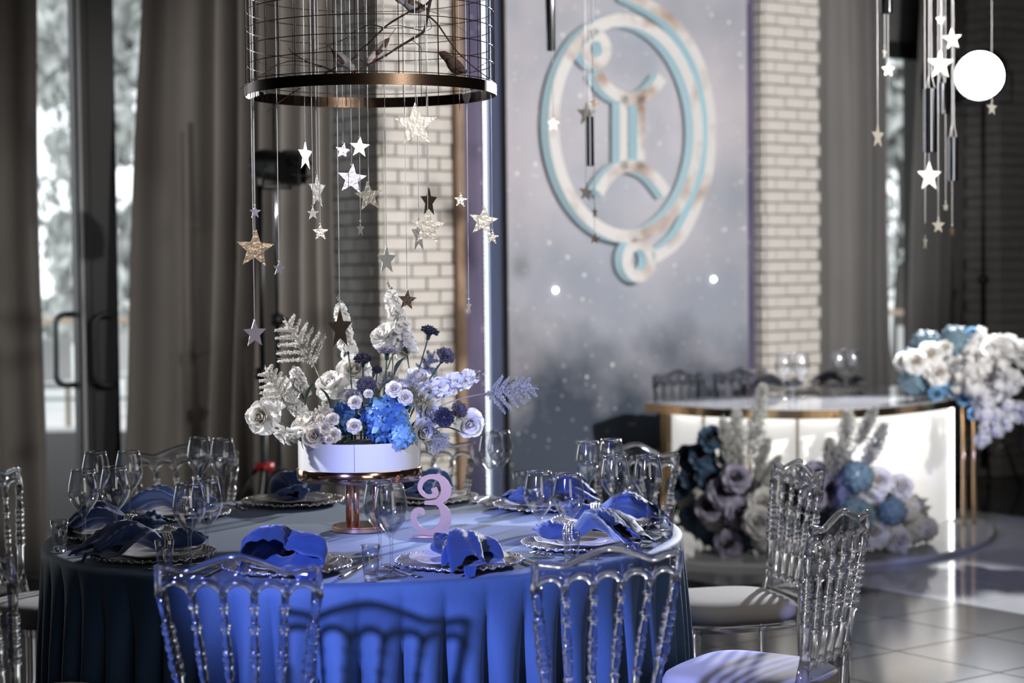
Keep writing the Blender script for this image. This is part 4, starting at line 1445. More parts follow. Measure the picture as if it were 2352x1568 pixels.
def stroke(mb, cp, n, th, M=None, sc_=1.0, y0=0.0, mi_face=0, mi_side=0):
    """thick plate following a stroke; cp = (x, z, half width)"""
    q = spline(cp, n)
    pts, ws = [(a[0] * sc_, a[1] * sc_) for a in q], [max(a[2], .02 * 0) * sc_ for a in q]
    L, R = ribbon_poly(pts, ws)
    m = len(L)
    vs = [(x, y0, z) for x, z in L] + [(x, y0, z) for x, z in R] + [(x, y0 + th, z) for x, z in L] + [(x, y0 + th, z) for x, z in R]
    ff, sf = [], []
    for i in range(m - 1):
        ff.append((i, i + 1, m + i + 1, m + i))
        ff.append((2 * m + i + 1, 2 * m + i, 3 * m + i, 3 * m + i + 1))
        sf.append((i + 1, i, 2 * m + i, 2 * m + i + 1))
        sf.append((m + i, m + i + 1, 3 * m + i + 1, 3 * m + i))
    sf.append((0, m, 3 * m, 2 * m))
    sf.append((2 * m - 1, m - 1, 3 * m - 1, 4 * m - 1))
    o = len(mb.v)
    mb.add(vs, ff, M, mi_face)
    for f in sf:
        mb.f.append(tuple(i + o for i in f)); mb.mi.append(mi_side)
    return mb
# drawn in units of the numeral height: upper bowl with curl, waist, lower bowl with curl
up = [(.02, .80, .05), (.045, .70, .05), (-.04, .655, .035), (-.15, .69, .035), (-.21, .80, .04), (-.16, .93, .045), (-.02, .985, .04), (.14, .94, .06), (.22, .80, .085), (.20, .66, .08), (.08, .565, .05), (-.09, .55, .035), (-.14, .555, .03)]
lo_ = [(.02, .56, .03), (.13, .50, .05), (.21, .36, .085), (.20, .2, .095), (.08, .08, .08), (-.08, .05, .05), (-.24, .13, .045), (-.32, .27, .05), (-.29, .40, .055), (-.2, .42, .05), (-.15, .35, .03)]
n3 = MB()
stroke(n3, up, 6, .005, None, .168, -.0025)
stroke(n3, lo_, 6, .0049, None, .168, -.00245)
n3.build('numeral', 'pink_paint', sg, False, (0, 0, .0045))
# ------------------------------------------------------------------ birdcage chandelier
CG = at(852, 205, TC.y); CG.z = 0
CR, CZ0, CZ1 = 0.356, 2.004, 2.78
cg = empty('birdcage_chandelier', (CG.x, CG.y, CZ0), 0, 'round bronze birdcage with wire mesh hanging over the table', 'birdcage')
MB().lathe([(CR - .0015, 0), (CR + .0015, 0), (CR + .0015, .030), (CR - .0015, .030), (CR - .0015, 0)], 96, cap=False).build('band', 'cage_band', cg, True, None, 40)
hz_ = .034
wire_me = MB().tube([(0, 0, .004), (0, 0, CZ1 - CZ0)], .0013, 6).mesh('wire', 'cage_wire')
for k in range(38):
    a = 2 * pi * k / 38 + .04
    link('wire', wire_me, cg, ((CR - .004) * cos(a), (CR - .004) * sin(a), 0))
hoop_me = MB().tube([((CR - .0065) * cos(2 * pi * k / 72), (CR - .0065) * sin(2 * pi * k / 72), 0) for k in range(72)], .0013, 6, closed=True).mesh('hoop', 'cage_wire')
rg = random.Random(2)
k = 0
while .036 + k * .05 < CZ1 - CZ0 - .01:
    link('hoop', hoop_me, cg, (0, 0, .038 + k * .05), (rg.uniform(-.006, .006), rg.uniform(-.006, .006), 0))
    k += 1
top = MB()
for i in range(-6, 7):
    x = i * .055
    h = sqrt(max(0, CR * CR - x * x))
    top.tube([(x, -h, 0), (x, h, 0)], .0013, 5)
    top.tube([(-h, x, .002), (h, x, .002)], .0013, 5)
top.build('top_grid', 'cage_wire', cg, True, (0, 0, CZ1 - CZ0))
MB().lathe([(CR - .002, -.02), (CR + .002, -.02), (CR + .002, .006), (CR - .002, .006), (CR - .002, -.02)], 72, cap=False).build('top_band', 'cage_band', cg, True, (0, 0, CZ1 - CZ0), 40)
MB().tube([(0, 0, CZ1 - CZ0), (0, 0, 4.395 - CZ0)], .006, 8).build('hanging_rod', 'cage_wire', cg)
ZS = CZ1 - .004

# ---- twigs inside the cage
def trace(pts, Ys):
    n = len(pts)
    return [at(500 + x * 700 / 2350, y * 700 / 2350, Ys[0] + (Ys[1] - Ys[0]) * i / (n - 1)) for i, (x, y) in enumerate(pts)]
def branch(label, main, Ys, r0, r1, subs=()):
    pts = trace(main, Ys)
    o = empty('twig', pts[0], 0, label, 'twig', 'bare twigs in the cage')
    sp = spline([tuple(p - pts[0]) for p in pts], 4)
    MB().tube(sp, [lerp(r0, r1, i / (len(sp) - 1)) for i in range(len(sp))], 7).build('branch', 'twig', o)
    for s_, yy, rr in subs:
        q = spline([tuple(p - pts[0]) for p in trace(s_, yy)], 4)
        MB().tube(q, [lerp(rr, rr * .4, i / (len(q) - 1)) for i in range(len(q))], 5).build('side_shoot', 'twig', o)
branch('stout forked twig running from the cage top down to its floor', [(1690, -220), (1640, 0), (1615, 130), (1590, 240), (1500, 300), (1380, 372), (1290, 430), (1150, 505), (1040, 560), (900, 590)], (5.3, 5.22), .0052, .002,
       [([(1590, 240), (1480, 215), (1380, 195), (1290, 215)], (5.25, 5.3), .0016), ([(1500, 310), (1560, 360), (1572, 390)], (5.25, 5.2), .0013), ([(1620, 120), (1650, 210), (1600, 240)], (5.25, 5.3), .0012)])
branch('long thin twig arching from the upper bird down past the red-cheeked bird', [(1700, -60), (1600, 40), (1480, 90), (1300, 200), (1180, 320), (1100, 385), (1060, 440), (950, 500), (820, 570)], (5.2, 5.35), .0034, .0018,
       [([(1060, 440), (1120, 470), (1150, 505)], (5.3, 5.25), .0014), ([(1280, 215), (1180, 190), (1080, 230), (960, 310), (840, 345)], (5.3, 5.3), .0022), ([(1000, 270), (975, 215), (1060, 180), (1150, 178)], (5.3, 5.35), .001)])
branch('drooping twig bending toward the brown bird', [(1620, 120), (1690, 180), (1760, 280), (1830, 378), (1900, 450), (1990, 530), (2100, 610)], (5.25, 5.35), .0028, .0012,
       [([(1760, 290), (1850, 310), (1940, 270)], (5.3, 5.4), .001), ([(1720, 180), (1800, 185), (1880, 220), (1930, 265)], (5.3, 5.4), .001), ([(1990, 530), (2060, 490), (2130, 460)], (5.35, 5.3), .001)])
branch('low straggly twig lying along the cage floor and poking out below', [(930, 575), (830, 520), (700, 480), (580, 410), (548, 372)], (5.15, 5.2), .003, .001,
       [([(700, 480), (560, 470), (450, 510), (345, 585)], (5.18, 5.24), .0016), ([(880, 350), (760, 380), (600, 410)], (5.3, 5.3), .0012), ([(640, 680), (540, 740), (440, 815), (375, 868)], (5.15, 5.1), .002), ([(830, 520), (720, 510), (560, 500), (380, 520)], (5.17, 5.16), .0012)])
branch('fine twig against the cage side with wiry shoots', [(480, 480), (400, 540), (300, 600), (170, 688)], (5.2, 5.12), .0018, .0008, [([(300, 460), (340, 490), (400, 500)], (5.3, 5.3), .0009)])

# ---- birds
def bird(x, y, Y, length, yaw, pitch, label, mats, roll=0.0):
    """one continuous body lofted along the spine (beak towards +x), with wings as parts"""
    o = empty('bird', at(x, y, Y), 0, label, 'bird', 'small finches in the cage')
    o.rotation_euler = Euler((roll, -pitch, yaw), 'XYZ')
    L = length
    prof = [(.5, .0, .004), (.47, .004, .022), (.43, .012, .055), (.38, .022, .085), (.31, .026, .1), (.24, .018, .1), (.16, .004, .115), (.06, -.014, .15), (-.05, -.024, .16), (-.15, -.018, .135), (-.24, -.004, .09), (-.31, .008, .05), (-.36, .014, .038), (-.5, .02, .032), (-.66, .024, .036), (-.7, .024, .012)]
    mb = MB()
    n = 14
    vs, fs, mi = [], [], []
    for i, (px_, pz, r) in enumerate(prof):
        fl = 1.0 if i < 11 else (.45 if i < 13 else .25)
        for k in range(n):
            a = 2 * pi * k / n
            vs.append((px_ * L, r * L * sin(a), pz * L + r * L * fl * cos(a)))
    for i in range(len(prof) - 1):
        for k in range(n):
            fs.append((i * n + k, i * n + (k + 1) % n, (i + 1) * n + (k + 1) % n, (i + 1) * n + k))
            mi.append(2 if i < 2 else (1 if 3 <= i <= 4 and n * .28 < k < n * .72 else (0 if i < 12 else 3)))
    mb.add(vs, fs); mb.mi = mi
    mb.build('body', [mats[0], mats[1], 'bird_red', mats[3]], o)
    for sgn in (-1, 1):
        def g(u, v):
            uu = 2 * u - 1
            return ((.16 - .52 * v) * L, sgn * (.135 + .02 * sin(pi * v) - .07 * v * v) * L, (.02 + .075 * uu * sin(pi * (.12 + .8 * v)) ** .8 * (1 - .3 * v)) * L)
        w = MB().grid(g, 5, 8).build('wing', mats[2], o)
        solidify(w, .002)
        MB().sphere((.38 * L, sgn * .075 * L, .045 * L), .013 * L, 6, 5).build('eye', 'stage_black', o)
        MB().tube([(-.02 * L, sgn * .05 * L, -.15 * L), (.0, sgn * .05 * L, -.24 * L)], .006 * L, 5).build('foot', 'bird_red', o)
    return o
bird(948, 12, 5.28, .12, rad(200), rad(18), 'grey finch perched on the upper twig of the cage', ('bird_grey', 'bird_pale', 'bird_brown', 'bird_pale'))
bird(786, 138, 5.28, .115, rad(-25), rad(-42), 'grey finch leaning head down with its tail raised', ('bird_grey', 'bird_grey', 'bird_brown', 'bird_brown'))
bird(872, 116, 5.26, .12, rad(205), rad(-50), 'red-cheeked finch bowing on the stout twig', ('bird_pale', 'bird_red', 'bird_brown', 'bird_pale'))
bird(1044, 148, 5.3, .125, rad(160), rad(38), 'brown finch looking up beside the cage wires', ('bird_brown', 'bird_brown', 'bird_brown', 'bird_grey'))
ft = empty('feather', at(1071, 214, 5.33), 0, 'pale pink feather caught under the cage band', 'feather')
o = MB().grid(lambda u, v: ((u - .5) * .026 * sin(pi * (.1 + .8 * v)), .004 * sin(3 * v), .03 - .06 * v), 4, 8).build('vane', 'bird_pale', ft); solidify(o, .0008)
MB().tube([(0, 0, .035), (0, .002, -.03)], .0007, 5).build('quill', 'string', ft)

# ---- hanging stars
STAR = {}
for m in ('foil_silver', 'foil_pale', 'foil_bronze', 'foil_lilac_cast'):
    poly = []
    for i in range(10):
        r = 1.0 if i % 2 == 0 else .43
        a = pi / 2 + i * pi / 5
        poly.append((r * cos(a), r * sin(a)))
    mb = MB()
    n = 10
    th = .012
    vs = [(x, -th, z) for x, z in poly] + [(x, th, z) for x, z in poly] + [(0, -th, 0), (0, th, 0)]
    fs = [(20, i, (i + 1) % n) for i in range(n)] + [(21, (i + 1) % n + n, i + n) for i in range(n)] + [((i + 1) % n, i, i + n, (i + 1) % n + n) for i in range(n)]
    mb.add(vs, fs)
    STAR[m] = mb.mesh('foil_star_' + m, m, False)
def star(x, y, r, ratio, tilt, m, Y, label, group, ztop, wob=0.0):
    p = at(x, y, Y)
    R = r * Y / F
    o = empty('foil_star', p, 0, label, 'star', group)
    s_ = link('star', STAR[m], o, None, Euler((wob, rad(tilt), math.acos(max(.05, min(1, ratio)))), 'XYZ'), (R, R, R))
    zt = R * .82
    MB().tube([(0, 0, zt), (0, .001, (ztop - p.z) * .5), (0, 0, ztop - p.z)], .0011, 5).build('string', 'string', o)
    MB().tube([(0, -.002, zt), (.003, 0, zt + .006), (0, .002, zt + .001), (-.003, 0, zt + .006), (0, -.002, zt)], .0007, 4).build('knot', 'string', o)
    return o
G1 = 'foil stars under the birdcage'
for a in (
        (586, 487, 16, .8, 0, 'foil_lilac_cast', 5.24, 'small lilac star hanging just above the largest dark bronze star'),
        (586, 572, 46, .95, 4, 'foil_bronze', 5.28, 'largest dark bronze star, in front of the light stand'),
        (641, 617, 17, .8, 6, 'foil_lilac_cast', 5.2, 'small lilac star beside the largest dark bronze star, hanging lower'),
        (585, 766, 34, .72, 0, 'foil_lilac_cast', 5.37, 'lowest lilac star, level with the astilbe plume'),
        (701, 357, 38, .35, 0, 'foil_pale', 5.14, 'narrow pale star turned edge-on, hung alone near the cage band'),
        (728, 438, 46, .34, 0, 'foil_silver', 5.2, 'narrow crumpled silver star turned nearly edge-on above two small stars'),
        (719, 490, 16, .85, 0, 'foil_pale', 5.1, 'small bright white star overlapping the crumpled silver star'),
        (736, 533, 20, .95, 0, 'foil_silver', 5.18, 'small dull silver star below the small bright white one'),
        (788, 347, 20, .95, 10, 'foil_lilac_cast', 5.42, 'small dusky star next to the shiny lilac-white star'),
        (826, 338, 25, .95, 4, 'foil_pale', 5.12, 'shiny lilac-white star high under the cage'),
        (808, 411, 36, .95, 6, 'foil_lilac_cast', 5.2, 'medium lilac star with a pale upper half'),
        (847, 451, 36, .9, -6, 'foil_silver', 5.36, 'dull silver star half behind the medium lilac star'),
        (828, 526, 19, .42, 0, 'foil_silver', 5.14, 'tiny narrow star hanging free before the shaded brick'),
        (888, 597, 35, .6, 0, 'foil_pale', 5.2, 'narrow pale star just above the tall snapdragon tip'),
        (955, 287, 52, .98, -2, 'foil_silver', 5.1, 'largest silver star, its tip touching the cage band'),
        (985, 463, 37, .5, 0, 'foil_bronze', 5.4, 'narrow dark bronze star behind the big gold-tinted star'),
        (983, 522, 42, .98, 3, 'foil_silver', 5.16, 'big gold-tinted star with a wide mirror stripe'),
        (962, 540, 42, .36, 0, 'foil_silver', 5.34, 'narrow silver star peeping out behind the big gold-tinted star'),
        (1058, 460, 17, .95, 4, 'foil_silver', 5.4, 'small silver star hanging before the pier edge'),
        (1110, 508, 36, .98, 8, 'foil_silver', 5.38, 'silver star in front of the backdrop light strip'),
        (1131, 545, 17, .95, 4, 'foil_silver', 5.3, 'small silver star overlapping the one by the light strip'),
        (935, 689, 25, .9, 6, 'foil_bronze', 5.3, 'copper-brown star beside the tall snapdragon'),
        (781, 755, 50, .5, 0, 'foil_bronze', 5.26, 'tall narrow brown star in front of a snapdragon'),
        (1077, 704, 18, .35, 0, 'foil_pale', 5.44, 'tiny narrow star hanging lowest beside the backdrop')):
    x, y, r, ratio, tl, m, Y, lab = a
    star(x, y, r, ratio, tl, m, Y, lab, G1, ZS)
# ---- second mobile, nearer the backdrop, and third by the far window
def mobile_ring(cx, cy, r, z, label):
    o = empty('mobile_hoop', (cx, cy, z), 0, label, 'hoop')
    MB().tube([(r * cos(2 * pi * k / 48), r * sin(2 * pi * k / 48), 0) for k in range(48)], .008, 8, closed=True).build('hoop', 'cage_wire', o)
    for k in range(4):
        a = k * pi / 2
        MB().tube([(r * cos(a), r * sin(a), 0), (0, 0, .4)], .002, 5).build('suspension', 'cage_wire', o)
    MB().tube([(-r, 0, 0), (r, 0, 0)], .004, 6).build('crossbar', 'cage_wire', o)
    MB().tube([(0, -r, 0), (0, r, 0)], .004, 6).build('crossbar', 'cage_wire', o)
    MB().tube([(0, 0, .4), (0, 0, 4.395 - z)], .004, 6).build('rod', 'cage_wire', o)
    return o
YM2, YM3 = 7.4, 7.2
c2, c3 = at(1320, 100, YM2), at(2150, 100, YM3)
mobile_ring(c2.x, c2.y, .3, 3.25, 'wire hoop of the star mobile in front of the backdrop emblem')
mobile_ring(c3.x, c3.y, .35, 3.25, 'wire hoop of the star mobile before the far window')
ZM = 3.25
G2, G3 = 'stars of the mobile before the emblem', 'stars of the mobile before the far window'
for a in (
        (1271, 285, 17, .9, 0, 'foil_pale', 7.24, 'bright small star hanging over the emblem ring edge'),
        (1347, 262, 30, .8, 0, 'foil_silver', 7.5, 'pale star hanging just above the black mirror tube'),
        (1364, 238, 14, .95, 10, 'foil_bronze', 7.27, 'small dark star overlapping the pale star above the tube'),
        (1346, 442, 22, .8, 8, 'foil_silver', 7.46, 'gold-edged star just below the black mirror tube'),
        (1366, 488, 16, .5, 0, 'foil_silver', 7.34, 'narrow small star below the gold-edged star'),
        (1366, 548, 14, .95, 6, 'foil_bronze', 7.45, 'small dark star at the emblem ring bottom')):
    star(*a[:7], a[7], G2, ZM)
for a in (
        (2016, 313, 30, .65, 0, 'foil_silver', 7.1, 'pale star turned aside, hanging before the curtain by the window gap'),
        (2032, 122, 16, .5, 0, 'foil_pale', 7.3, 'tiny star high in the window gap'),
        (2040, 160, 17, .95, 0, 'foil_silver', 7.4, 'small star just below the tiny one in the window gap'),
        (2134, 405, 36, .9, 0, 'foil_pale', 7.0, 'brilliant white star below the mirror tube'),
        (2125, 556, 20, .5, 0, 'foil_silver', 7.1, 'narrow star at the end of the longest string'),
        (2155, 518, 20, .9, 0, 'foil_silver', 7.05, 'small grey star hanging beside the longest string'),
        (2187, 90, 26, .95, -6, 'foil_silver', 7.2, 'high beige star near the stage lamp glare'),
        (2160, 148, 36, .95, 0, 'foil_silver', 7.34, 'big dim star just above the short mirror tube'),
        (2160, 45, 14, .95, 0, 'foil_silver', 7.45, 'small dim star at the top of the mobile'),
        (2278, 248, 19, .8, 0, 'foil_silver', 7.35, 'small beige star just under the stage lamp'),
        (2172, 475, 11, .8, 0, 'foil_silver', 7.46, 'tiny grey star above the small copper one'),
        (2187, 531, 14, .7, 0, 'foil_bronze', 7.4, 'small copper star low on the far mobile')):
    star(*a[:7], a[7], G3, ZM)
def tube_chime(x, y0, y1, wpx_, Y, label, group, ztop):
    a, b = at(x, y0, Y), at(x, y1, Y)
    r = wpx_ / 2 * Y / F
    hgt = a.z - b.z
    o = empty('mirror_tube', b, 0, label, 'tube', group)
    MB().lathe([(r - .002, 0), (r, 0), (r, hgt), (r - .002, hgt), (r - .002, 0)], 28, cap=False).build('tube', 'mirror_tube', o, True, None, 40)
    for s_ in (-1, 1):
        MB().tube([(s_ * r * .7, 0, hgt - .005), (s_ * r * .2, 0, hgt + .05), (0, 0, ztop - b.z)], .0012, 5).build('string', 'string', o)
    return o
GT = 'mirror tubes of the mobiles'
tube_chime(1265, -60, 116, 22, 7.3, 'long mirror tube hanging highest before the backdrop', GT, ZM)
tube_chime(1355, 268, 381, 20, 7.4, 'dark mirror tube hanging inside the emblem ring', GT, ZM)
tube_chime(2137, 204, 349, 32, 7.0, 'thick mirror tube above the brilliant white star', GT, ZM)
tube_chime(2189, 315, 415, 24, 7.3, 'slim dark mirror tube hanging lowest under the lamp glare', GT, ZM)
tube_chime(2037, -40, 30, 30, 7.2, 'mirror tube cut by the top of the window gap', GT, ZM)
tube_chime(2163, 190, 262, 18, 7.4, 'short bright mirror tube behind the thick one', GT, ZM)
# ------------------------------------------------------------------ galaxy backdrop with lit emblem
DB, DF = 0.052, 0.255
sP0, sP1 = wpx(1066, 600, DB)[0], wpx(1748, 600, DB)[0]
sP1 = min(sP1, S_RP0 - .022)
sF0, sF1 = wpx(1166, 600, DF)[0], wpx(1718, 600, DF)[0]
bd = wempty('galaxy_backdrop', 'photo backdrop of a grey galaxy print framed by purple side panels', 'backdrop')
tag(bd, kind='thing')
def wl(lo, hi):          # box in wall axes given as s, d, z
    return MB().box((lo[0], -hi[1], lo[2]), (hi[0], -lo[1], hi[2]))
ZB = 3.7
wl((sP0, DB - .02, 0), (sP1, DB, ZB)).build('back_panel', 'galaxy_purple', bd, False)
wl((sF0, DB, 0), (sF1, DF, ZB)).build('front_panel', 'galaxy_print', bd, False)
wl((sF0 - .006, DB, 0), (sF0 - .001, DF - .035, ZB)).build('side_channel', 'led_channel', bd, False)
wl((sF0 - .008, DF - .04, 0), (sF0, DF + .004, ZB)).build('edge_trim', 'black_trim', bd, False)
wl((sP0 - .05, DB - .03, 0), (sP0, DB + .015, ZB)).build('wood_post', 'wood_plain', bd, False)
ls = empty('led_strip', (0, 0, 0), 0, 'vertical strip of cold white LEDs on the backdrop side', 'light strip')
ls.matrix_world = MW
wl((sF0 - .02, DB + .012, .02), (sF0 - .0062, DB + .03, ZB)).build('diffuser', 'led', ls, False)
pt = MB()
for k in range(150):
    pt.sphere((sF0 - .02, -DB - .021, .03 + k * .0245), .0035, 6, 4)
tag(pt.build('diodes', 'fairy_led', ls), kind='stuff')
for x, y, l in ((1275, 666, 'tiny lit star bulb in the galaxy print, nearer the light strip'), (1638, 641, 'tiny lit star bulb in the galaxy print, nearer the white pier')):
    s_, z = wpx(x, y, DF)
    b = empty('star_bulb', (0, 0, 0), 0, l, 'bulb', 'lit star bulbs in the print')
    b.location = wpt(s_, DF + .004, z)
    MB().sphere((0, 0, 0), .014, 10, 8).build('bulb', 'fairy_led', b)
    MB().sphere((0, 0, 0), .0165, 10, 8, None, 0, (1, 1, .5)).build('socket', 'black_trim', b).location = NRM * -.01

# emblem: strokes traced on the front panel, given true depth
em = wempty('zodiac_emblem', 'twins zodiac sign in a double ring with cold halo-lit edges', 'emblem')
DE0, DE1 = DF + .03, DF + .105
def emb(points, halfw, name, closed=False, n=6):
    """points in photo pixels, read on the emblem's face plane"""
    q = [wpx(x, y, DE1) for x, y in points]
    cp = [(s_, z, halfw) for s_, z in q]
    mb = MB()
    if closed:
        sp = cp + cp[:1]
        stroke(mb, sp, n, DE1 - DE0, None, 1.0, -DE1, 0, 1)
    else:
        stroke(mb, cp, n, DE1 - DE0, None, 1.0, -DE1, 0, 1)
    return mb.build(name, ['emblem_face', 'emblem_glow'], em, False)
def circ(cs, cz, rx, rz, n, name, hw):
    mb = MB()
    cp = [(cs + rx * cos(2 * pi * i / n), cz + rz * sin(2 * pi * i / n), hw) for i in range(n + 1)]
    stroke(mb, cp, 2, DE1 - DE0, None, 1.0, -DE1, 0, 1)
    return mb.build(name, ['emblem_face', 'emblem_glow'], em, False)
(_a, _z), (_b, _) = wpx(1272, 296, DE1), wpx(1604, 292, DE1)
_m = wpx(1437, 46, DE1)[1], wpx(1437, 543, DE1)[1]
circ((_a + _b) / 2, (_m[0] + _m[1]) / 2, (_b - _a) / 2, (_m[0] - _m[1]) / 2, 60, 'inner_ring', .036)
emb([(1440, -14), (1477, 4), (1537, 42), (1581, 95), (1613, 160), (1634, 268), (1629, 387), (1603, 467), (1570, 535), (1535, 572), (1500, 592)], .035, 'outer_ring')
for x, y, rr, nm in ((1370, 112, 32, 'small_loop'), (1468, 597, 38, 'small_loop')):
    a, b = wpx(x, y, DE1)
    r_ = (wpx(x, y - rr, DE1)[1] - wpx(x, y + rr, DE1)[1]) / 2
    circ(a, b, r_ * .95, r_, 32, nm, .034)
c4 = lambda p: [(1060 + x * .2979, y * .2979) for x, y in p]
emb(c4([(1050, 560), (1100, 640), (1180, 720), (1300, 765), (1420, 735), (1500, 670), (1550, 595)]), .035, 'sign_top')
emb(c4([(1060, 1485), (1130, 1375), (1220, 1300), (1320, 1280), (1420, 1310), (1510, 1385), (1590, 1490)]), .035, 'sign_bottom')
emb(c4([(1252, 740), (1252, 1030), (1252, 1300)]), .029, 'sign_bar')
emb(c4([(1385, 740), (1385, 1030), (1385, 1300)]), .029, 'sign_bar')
for x, y in ((1290, 190), (1604, 285), (1440, 541), (1434, 300), (1472, 330)):
    a, b = wpx(x, y, DE1)
    MB().tube([(a, -DF + .0005, b), (a, -DE0 - .01, b)], .012, 8).build('standoff', 'chrome', em)

# ------------------------------------------------------------------ sweetheart table
SZ = 0.775
def arc_outline(ctrl, n=10):
    return spline(ctrl, n)
def slab(poly, z0, z1, mi=0):
    mb = MB()
    n = len(poly)
    vs = [(x, y, z0) for x, y in poly] + [(x, y, z1) for x, y in poly]
    mb.add(vs, [tuple(range(n - 1, -1, -1)), tuple(range(n, 2 * n))] + [(i, (i + 1) % n, (i + 1) % n + n, i + n) for i in range(n)])
    return mb
fr = [onz(x, y, SZ) for x, y in ((1482, 924), (1600, 934), (1740, 939), (1880, 940), (2010, 935), (2120, 925), (2200, 914), (2250, 905), (2256, 890))]
ctr = Vector((sum(p.x for p in fr) / len(fr), sum(p.y for p in fr) / len(fr), 0))
swt = empty('sweetheart_table', (ctr.x, ctr.y, 0), 0, 'curved white head table with gold rim and glowing front panels', 'table')
front = [(a[0] - ctr.x, a[1] - ctr.y) for a in arc_outline([(p.x, p.y) for p in fr], 8)]
back = [(front[-1][0] - .12, front[-1][1] + .22), (front[-1][0] - .45, front[-1][1] + .3), (.0, .5), (-.45, .52), (front[0][0] + .1, front[0][1] + .28)]
outl = front + back
slab(outl, SZ - .005, SZ).build('tabletop', 'table_gloss', swt, False)
slab([(x * 1.0015, y * 1.0015) for x, y in outl], SZ - .05, SZ - .005).build('gold_rim', 'gold', swt, False)
# panels set back under the top
pf = [onz(x, y, 0.03) for x, y in ((1545, 1212), (1617, 1228), (1722, 1241), (1832, 1246), (1940, 1243), (2060, 1230), (2140, 1213), (2183, 1195))]
pf_px = [(x, p.y) for x, p in zip((1545, 1617, 1722, 1832, 1940, 2060, 2140, 2183), pf)]
pf = [(p.x - ctr.x, p.y - ctr.y) for p in pf]
fs_ = spline(pf, 6)
seg = 6
for i in range(len(pf) - 1):
    part_ = fs_[i * seg:(i + 1) * seg + 1]
    mb = MB()
    m = len(part_)
    vs = [(x, y, .035) for x, y in part_] + [(x, y, SZ - .06) for x, y in part_] + [(x, y + .02, .035) for x, y in part_] + [(x, y + .02, SZ - .06) for x, y in part_]
    f_ = []
    for k in range(m - 1):
        f_ += [(k, k + 1, m + k + 1, m + k), (2 * m + k + 1, 2 * m + k, 3 * m + k, 3 * m + k + 1), (m + k, m + k + 1, 3 * m + k + 1, 3 * m + k)]
    mb.add(vs, f_)
    mb.build('front_panel', 'lit_panel', swt)
    if 0 < i < 5:
        x, y = part_[0]
        MB().box((x - .006, y - .012, .035), (x + .006, y + .006, SZ - .05)).build('gold_divider', 'gold', swt, False)
strip = [(x, y - .03, SZ - .058) for x, y in fs_]
MB().tube(strip, .008, 6).build('led_strip', 'panel_led', swt)
x, y = fs_[-1]
MB().tube([(x + .005, y - .0, .04), (x + .005, y, SZ - .06)], .014, 8).build('led_strip', 'panel_led', swt)
x, y = fs_[0]
for dx, dy in ((-.05, .02), (-.02, .08)):
    MB().box((x + dx - .012, y + dy, .03), (x + dx + .012, y + dy + .03, SZ - .05)).build('gold_post', 'gold', swt, False)
for px_, py_ in ((2214, 1206), (2238, 1203)):
    p = onz(px_, py_, .03)
    MB().tube([(p.x - ctr.x, p.y - ctr.y, .03), (p.x - ctr.x, p.y - ctr.y, SZ - .05)], .011, 10).build('gold_leg', 'gold', swt)
# low plinth the table and its flowers stand on
pb = [onz(x, y, .03) for x, y in ((1400, 1255), (1560, 1283), (1750, 1293), (1950, 1291), (2100, 1278), (2210, 1258), (2270, 1235), (2282, 1212), (2255, 1192))]
pbo = spline([(p.x, p.y) for p in pb], 6)
bk = [(x + ctr.x, y + ctr.y + .07) for x, y in fs_[::-1]] + [(.82, 10.77), (.78, 10.62), (pbo[0][0] + .05, pbo[0][1] + .3)]
pc = Vector((1.6, 10.2, 0))
plinth = slab([(x - pc.x, y - pc.y) for x, y in pbo + bk], 0.001, .028).build('plinth', 'plinth_white', None, False, pc) if 'plinth_white' in MATS else None
if plinth is None:
    mat('plinth_white', (0.6, 0.6, 0.6), 0.1, coat=.3)
    plinth = slab([(x - pc.x, y - pc.y) for x, y in pbo + bk], 0.001, .028).build('plinth', 'plinth_white', None, False, pc)
tag(plinth, 'low glossy oval plinth under the head table', 'plinth')

# ---- on the head table
TZ2 = SZ
def on2(x, y):
    return onz(x, y, TZ2)
for i, (x, y, l) in enumerate(((1800, 917, 'wine glass on the head table, first in the row from the backdrop'), (1840, 917, 'wine glass on the head table, second in the row from the backdrop'),
                               (1926, 905, 'wine glass on the head table, second from its flower spray'), (1958, 903, 'wine glass on the head table, closest to its flower spray'))):
    g = wine_glass(on2(x, y), 0, l, 'wine glasses on the head table')
    g.scale = (1.12, 1.12, 1.12)
for x, y, l in ((1820, 912, 'shot glass between the wine glasses next to the backdrop'), (1944, 897, 'shot glass between the wine glasses next to the flower spray')):
    shot_glass(on2(x, y), l, 'shot glasses on the head table')
for k, (x, y, w_) in enumerate(((1795, 897, 'nearer the backdrop'), (1935, 888, 'nearer the flower spray'))):
    p = on2(x, y)
    tag(link('charger_plate', ME['charger'], None, p), 'silver charger plate on the head table, ' + w_, 'plate', 'plates on the head table')
    tag(link('dinner_plate', ME['plate'], None, p + Vector((0, 0, .0045))), 'white dinner plate on the head table, ' + w_, 'plate', 'plates on the head table')
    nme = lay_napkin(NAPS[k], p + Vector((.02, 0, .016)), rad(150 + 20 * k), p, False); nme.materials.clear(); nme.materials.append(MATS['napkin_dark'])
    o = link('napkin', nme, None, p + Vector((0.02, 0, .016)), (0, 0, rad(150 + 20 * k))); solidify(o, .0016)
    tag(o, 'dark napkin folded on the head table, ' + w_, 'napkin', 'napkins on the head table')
    tag(link('napkin_ring', ME['ring'], None, p + Vector((0.02, 0, .0385)), (0, 0, rad(150 + 20 * k))), 'beaded napkin ring on the head table, ' + w_, 'napkin ring', 'napkin rings on the head table')
    tag(link('fork', ME['fork'], None, p + Vector((.2, -.02, 0)), (0, 0, .5)), 'fork on the head table, ' + w_, 'fork', 'forks on the head table')
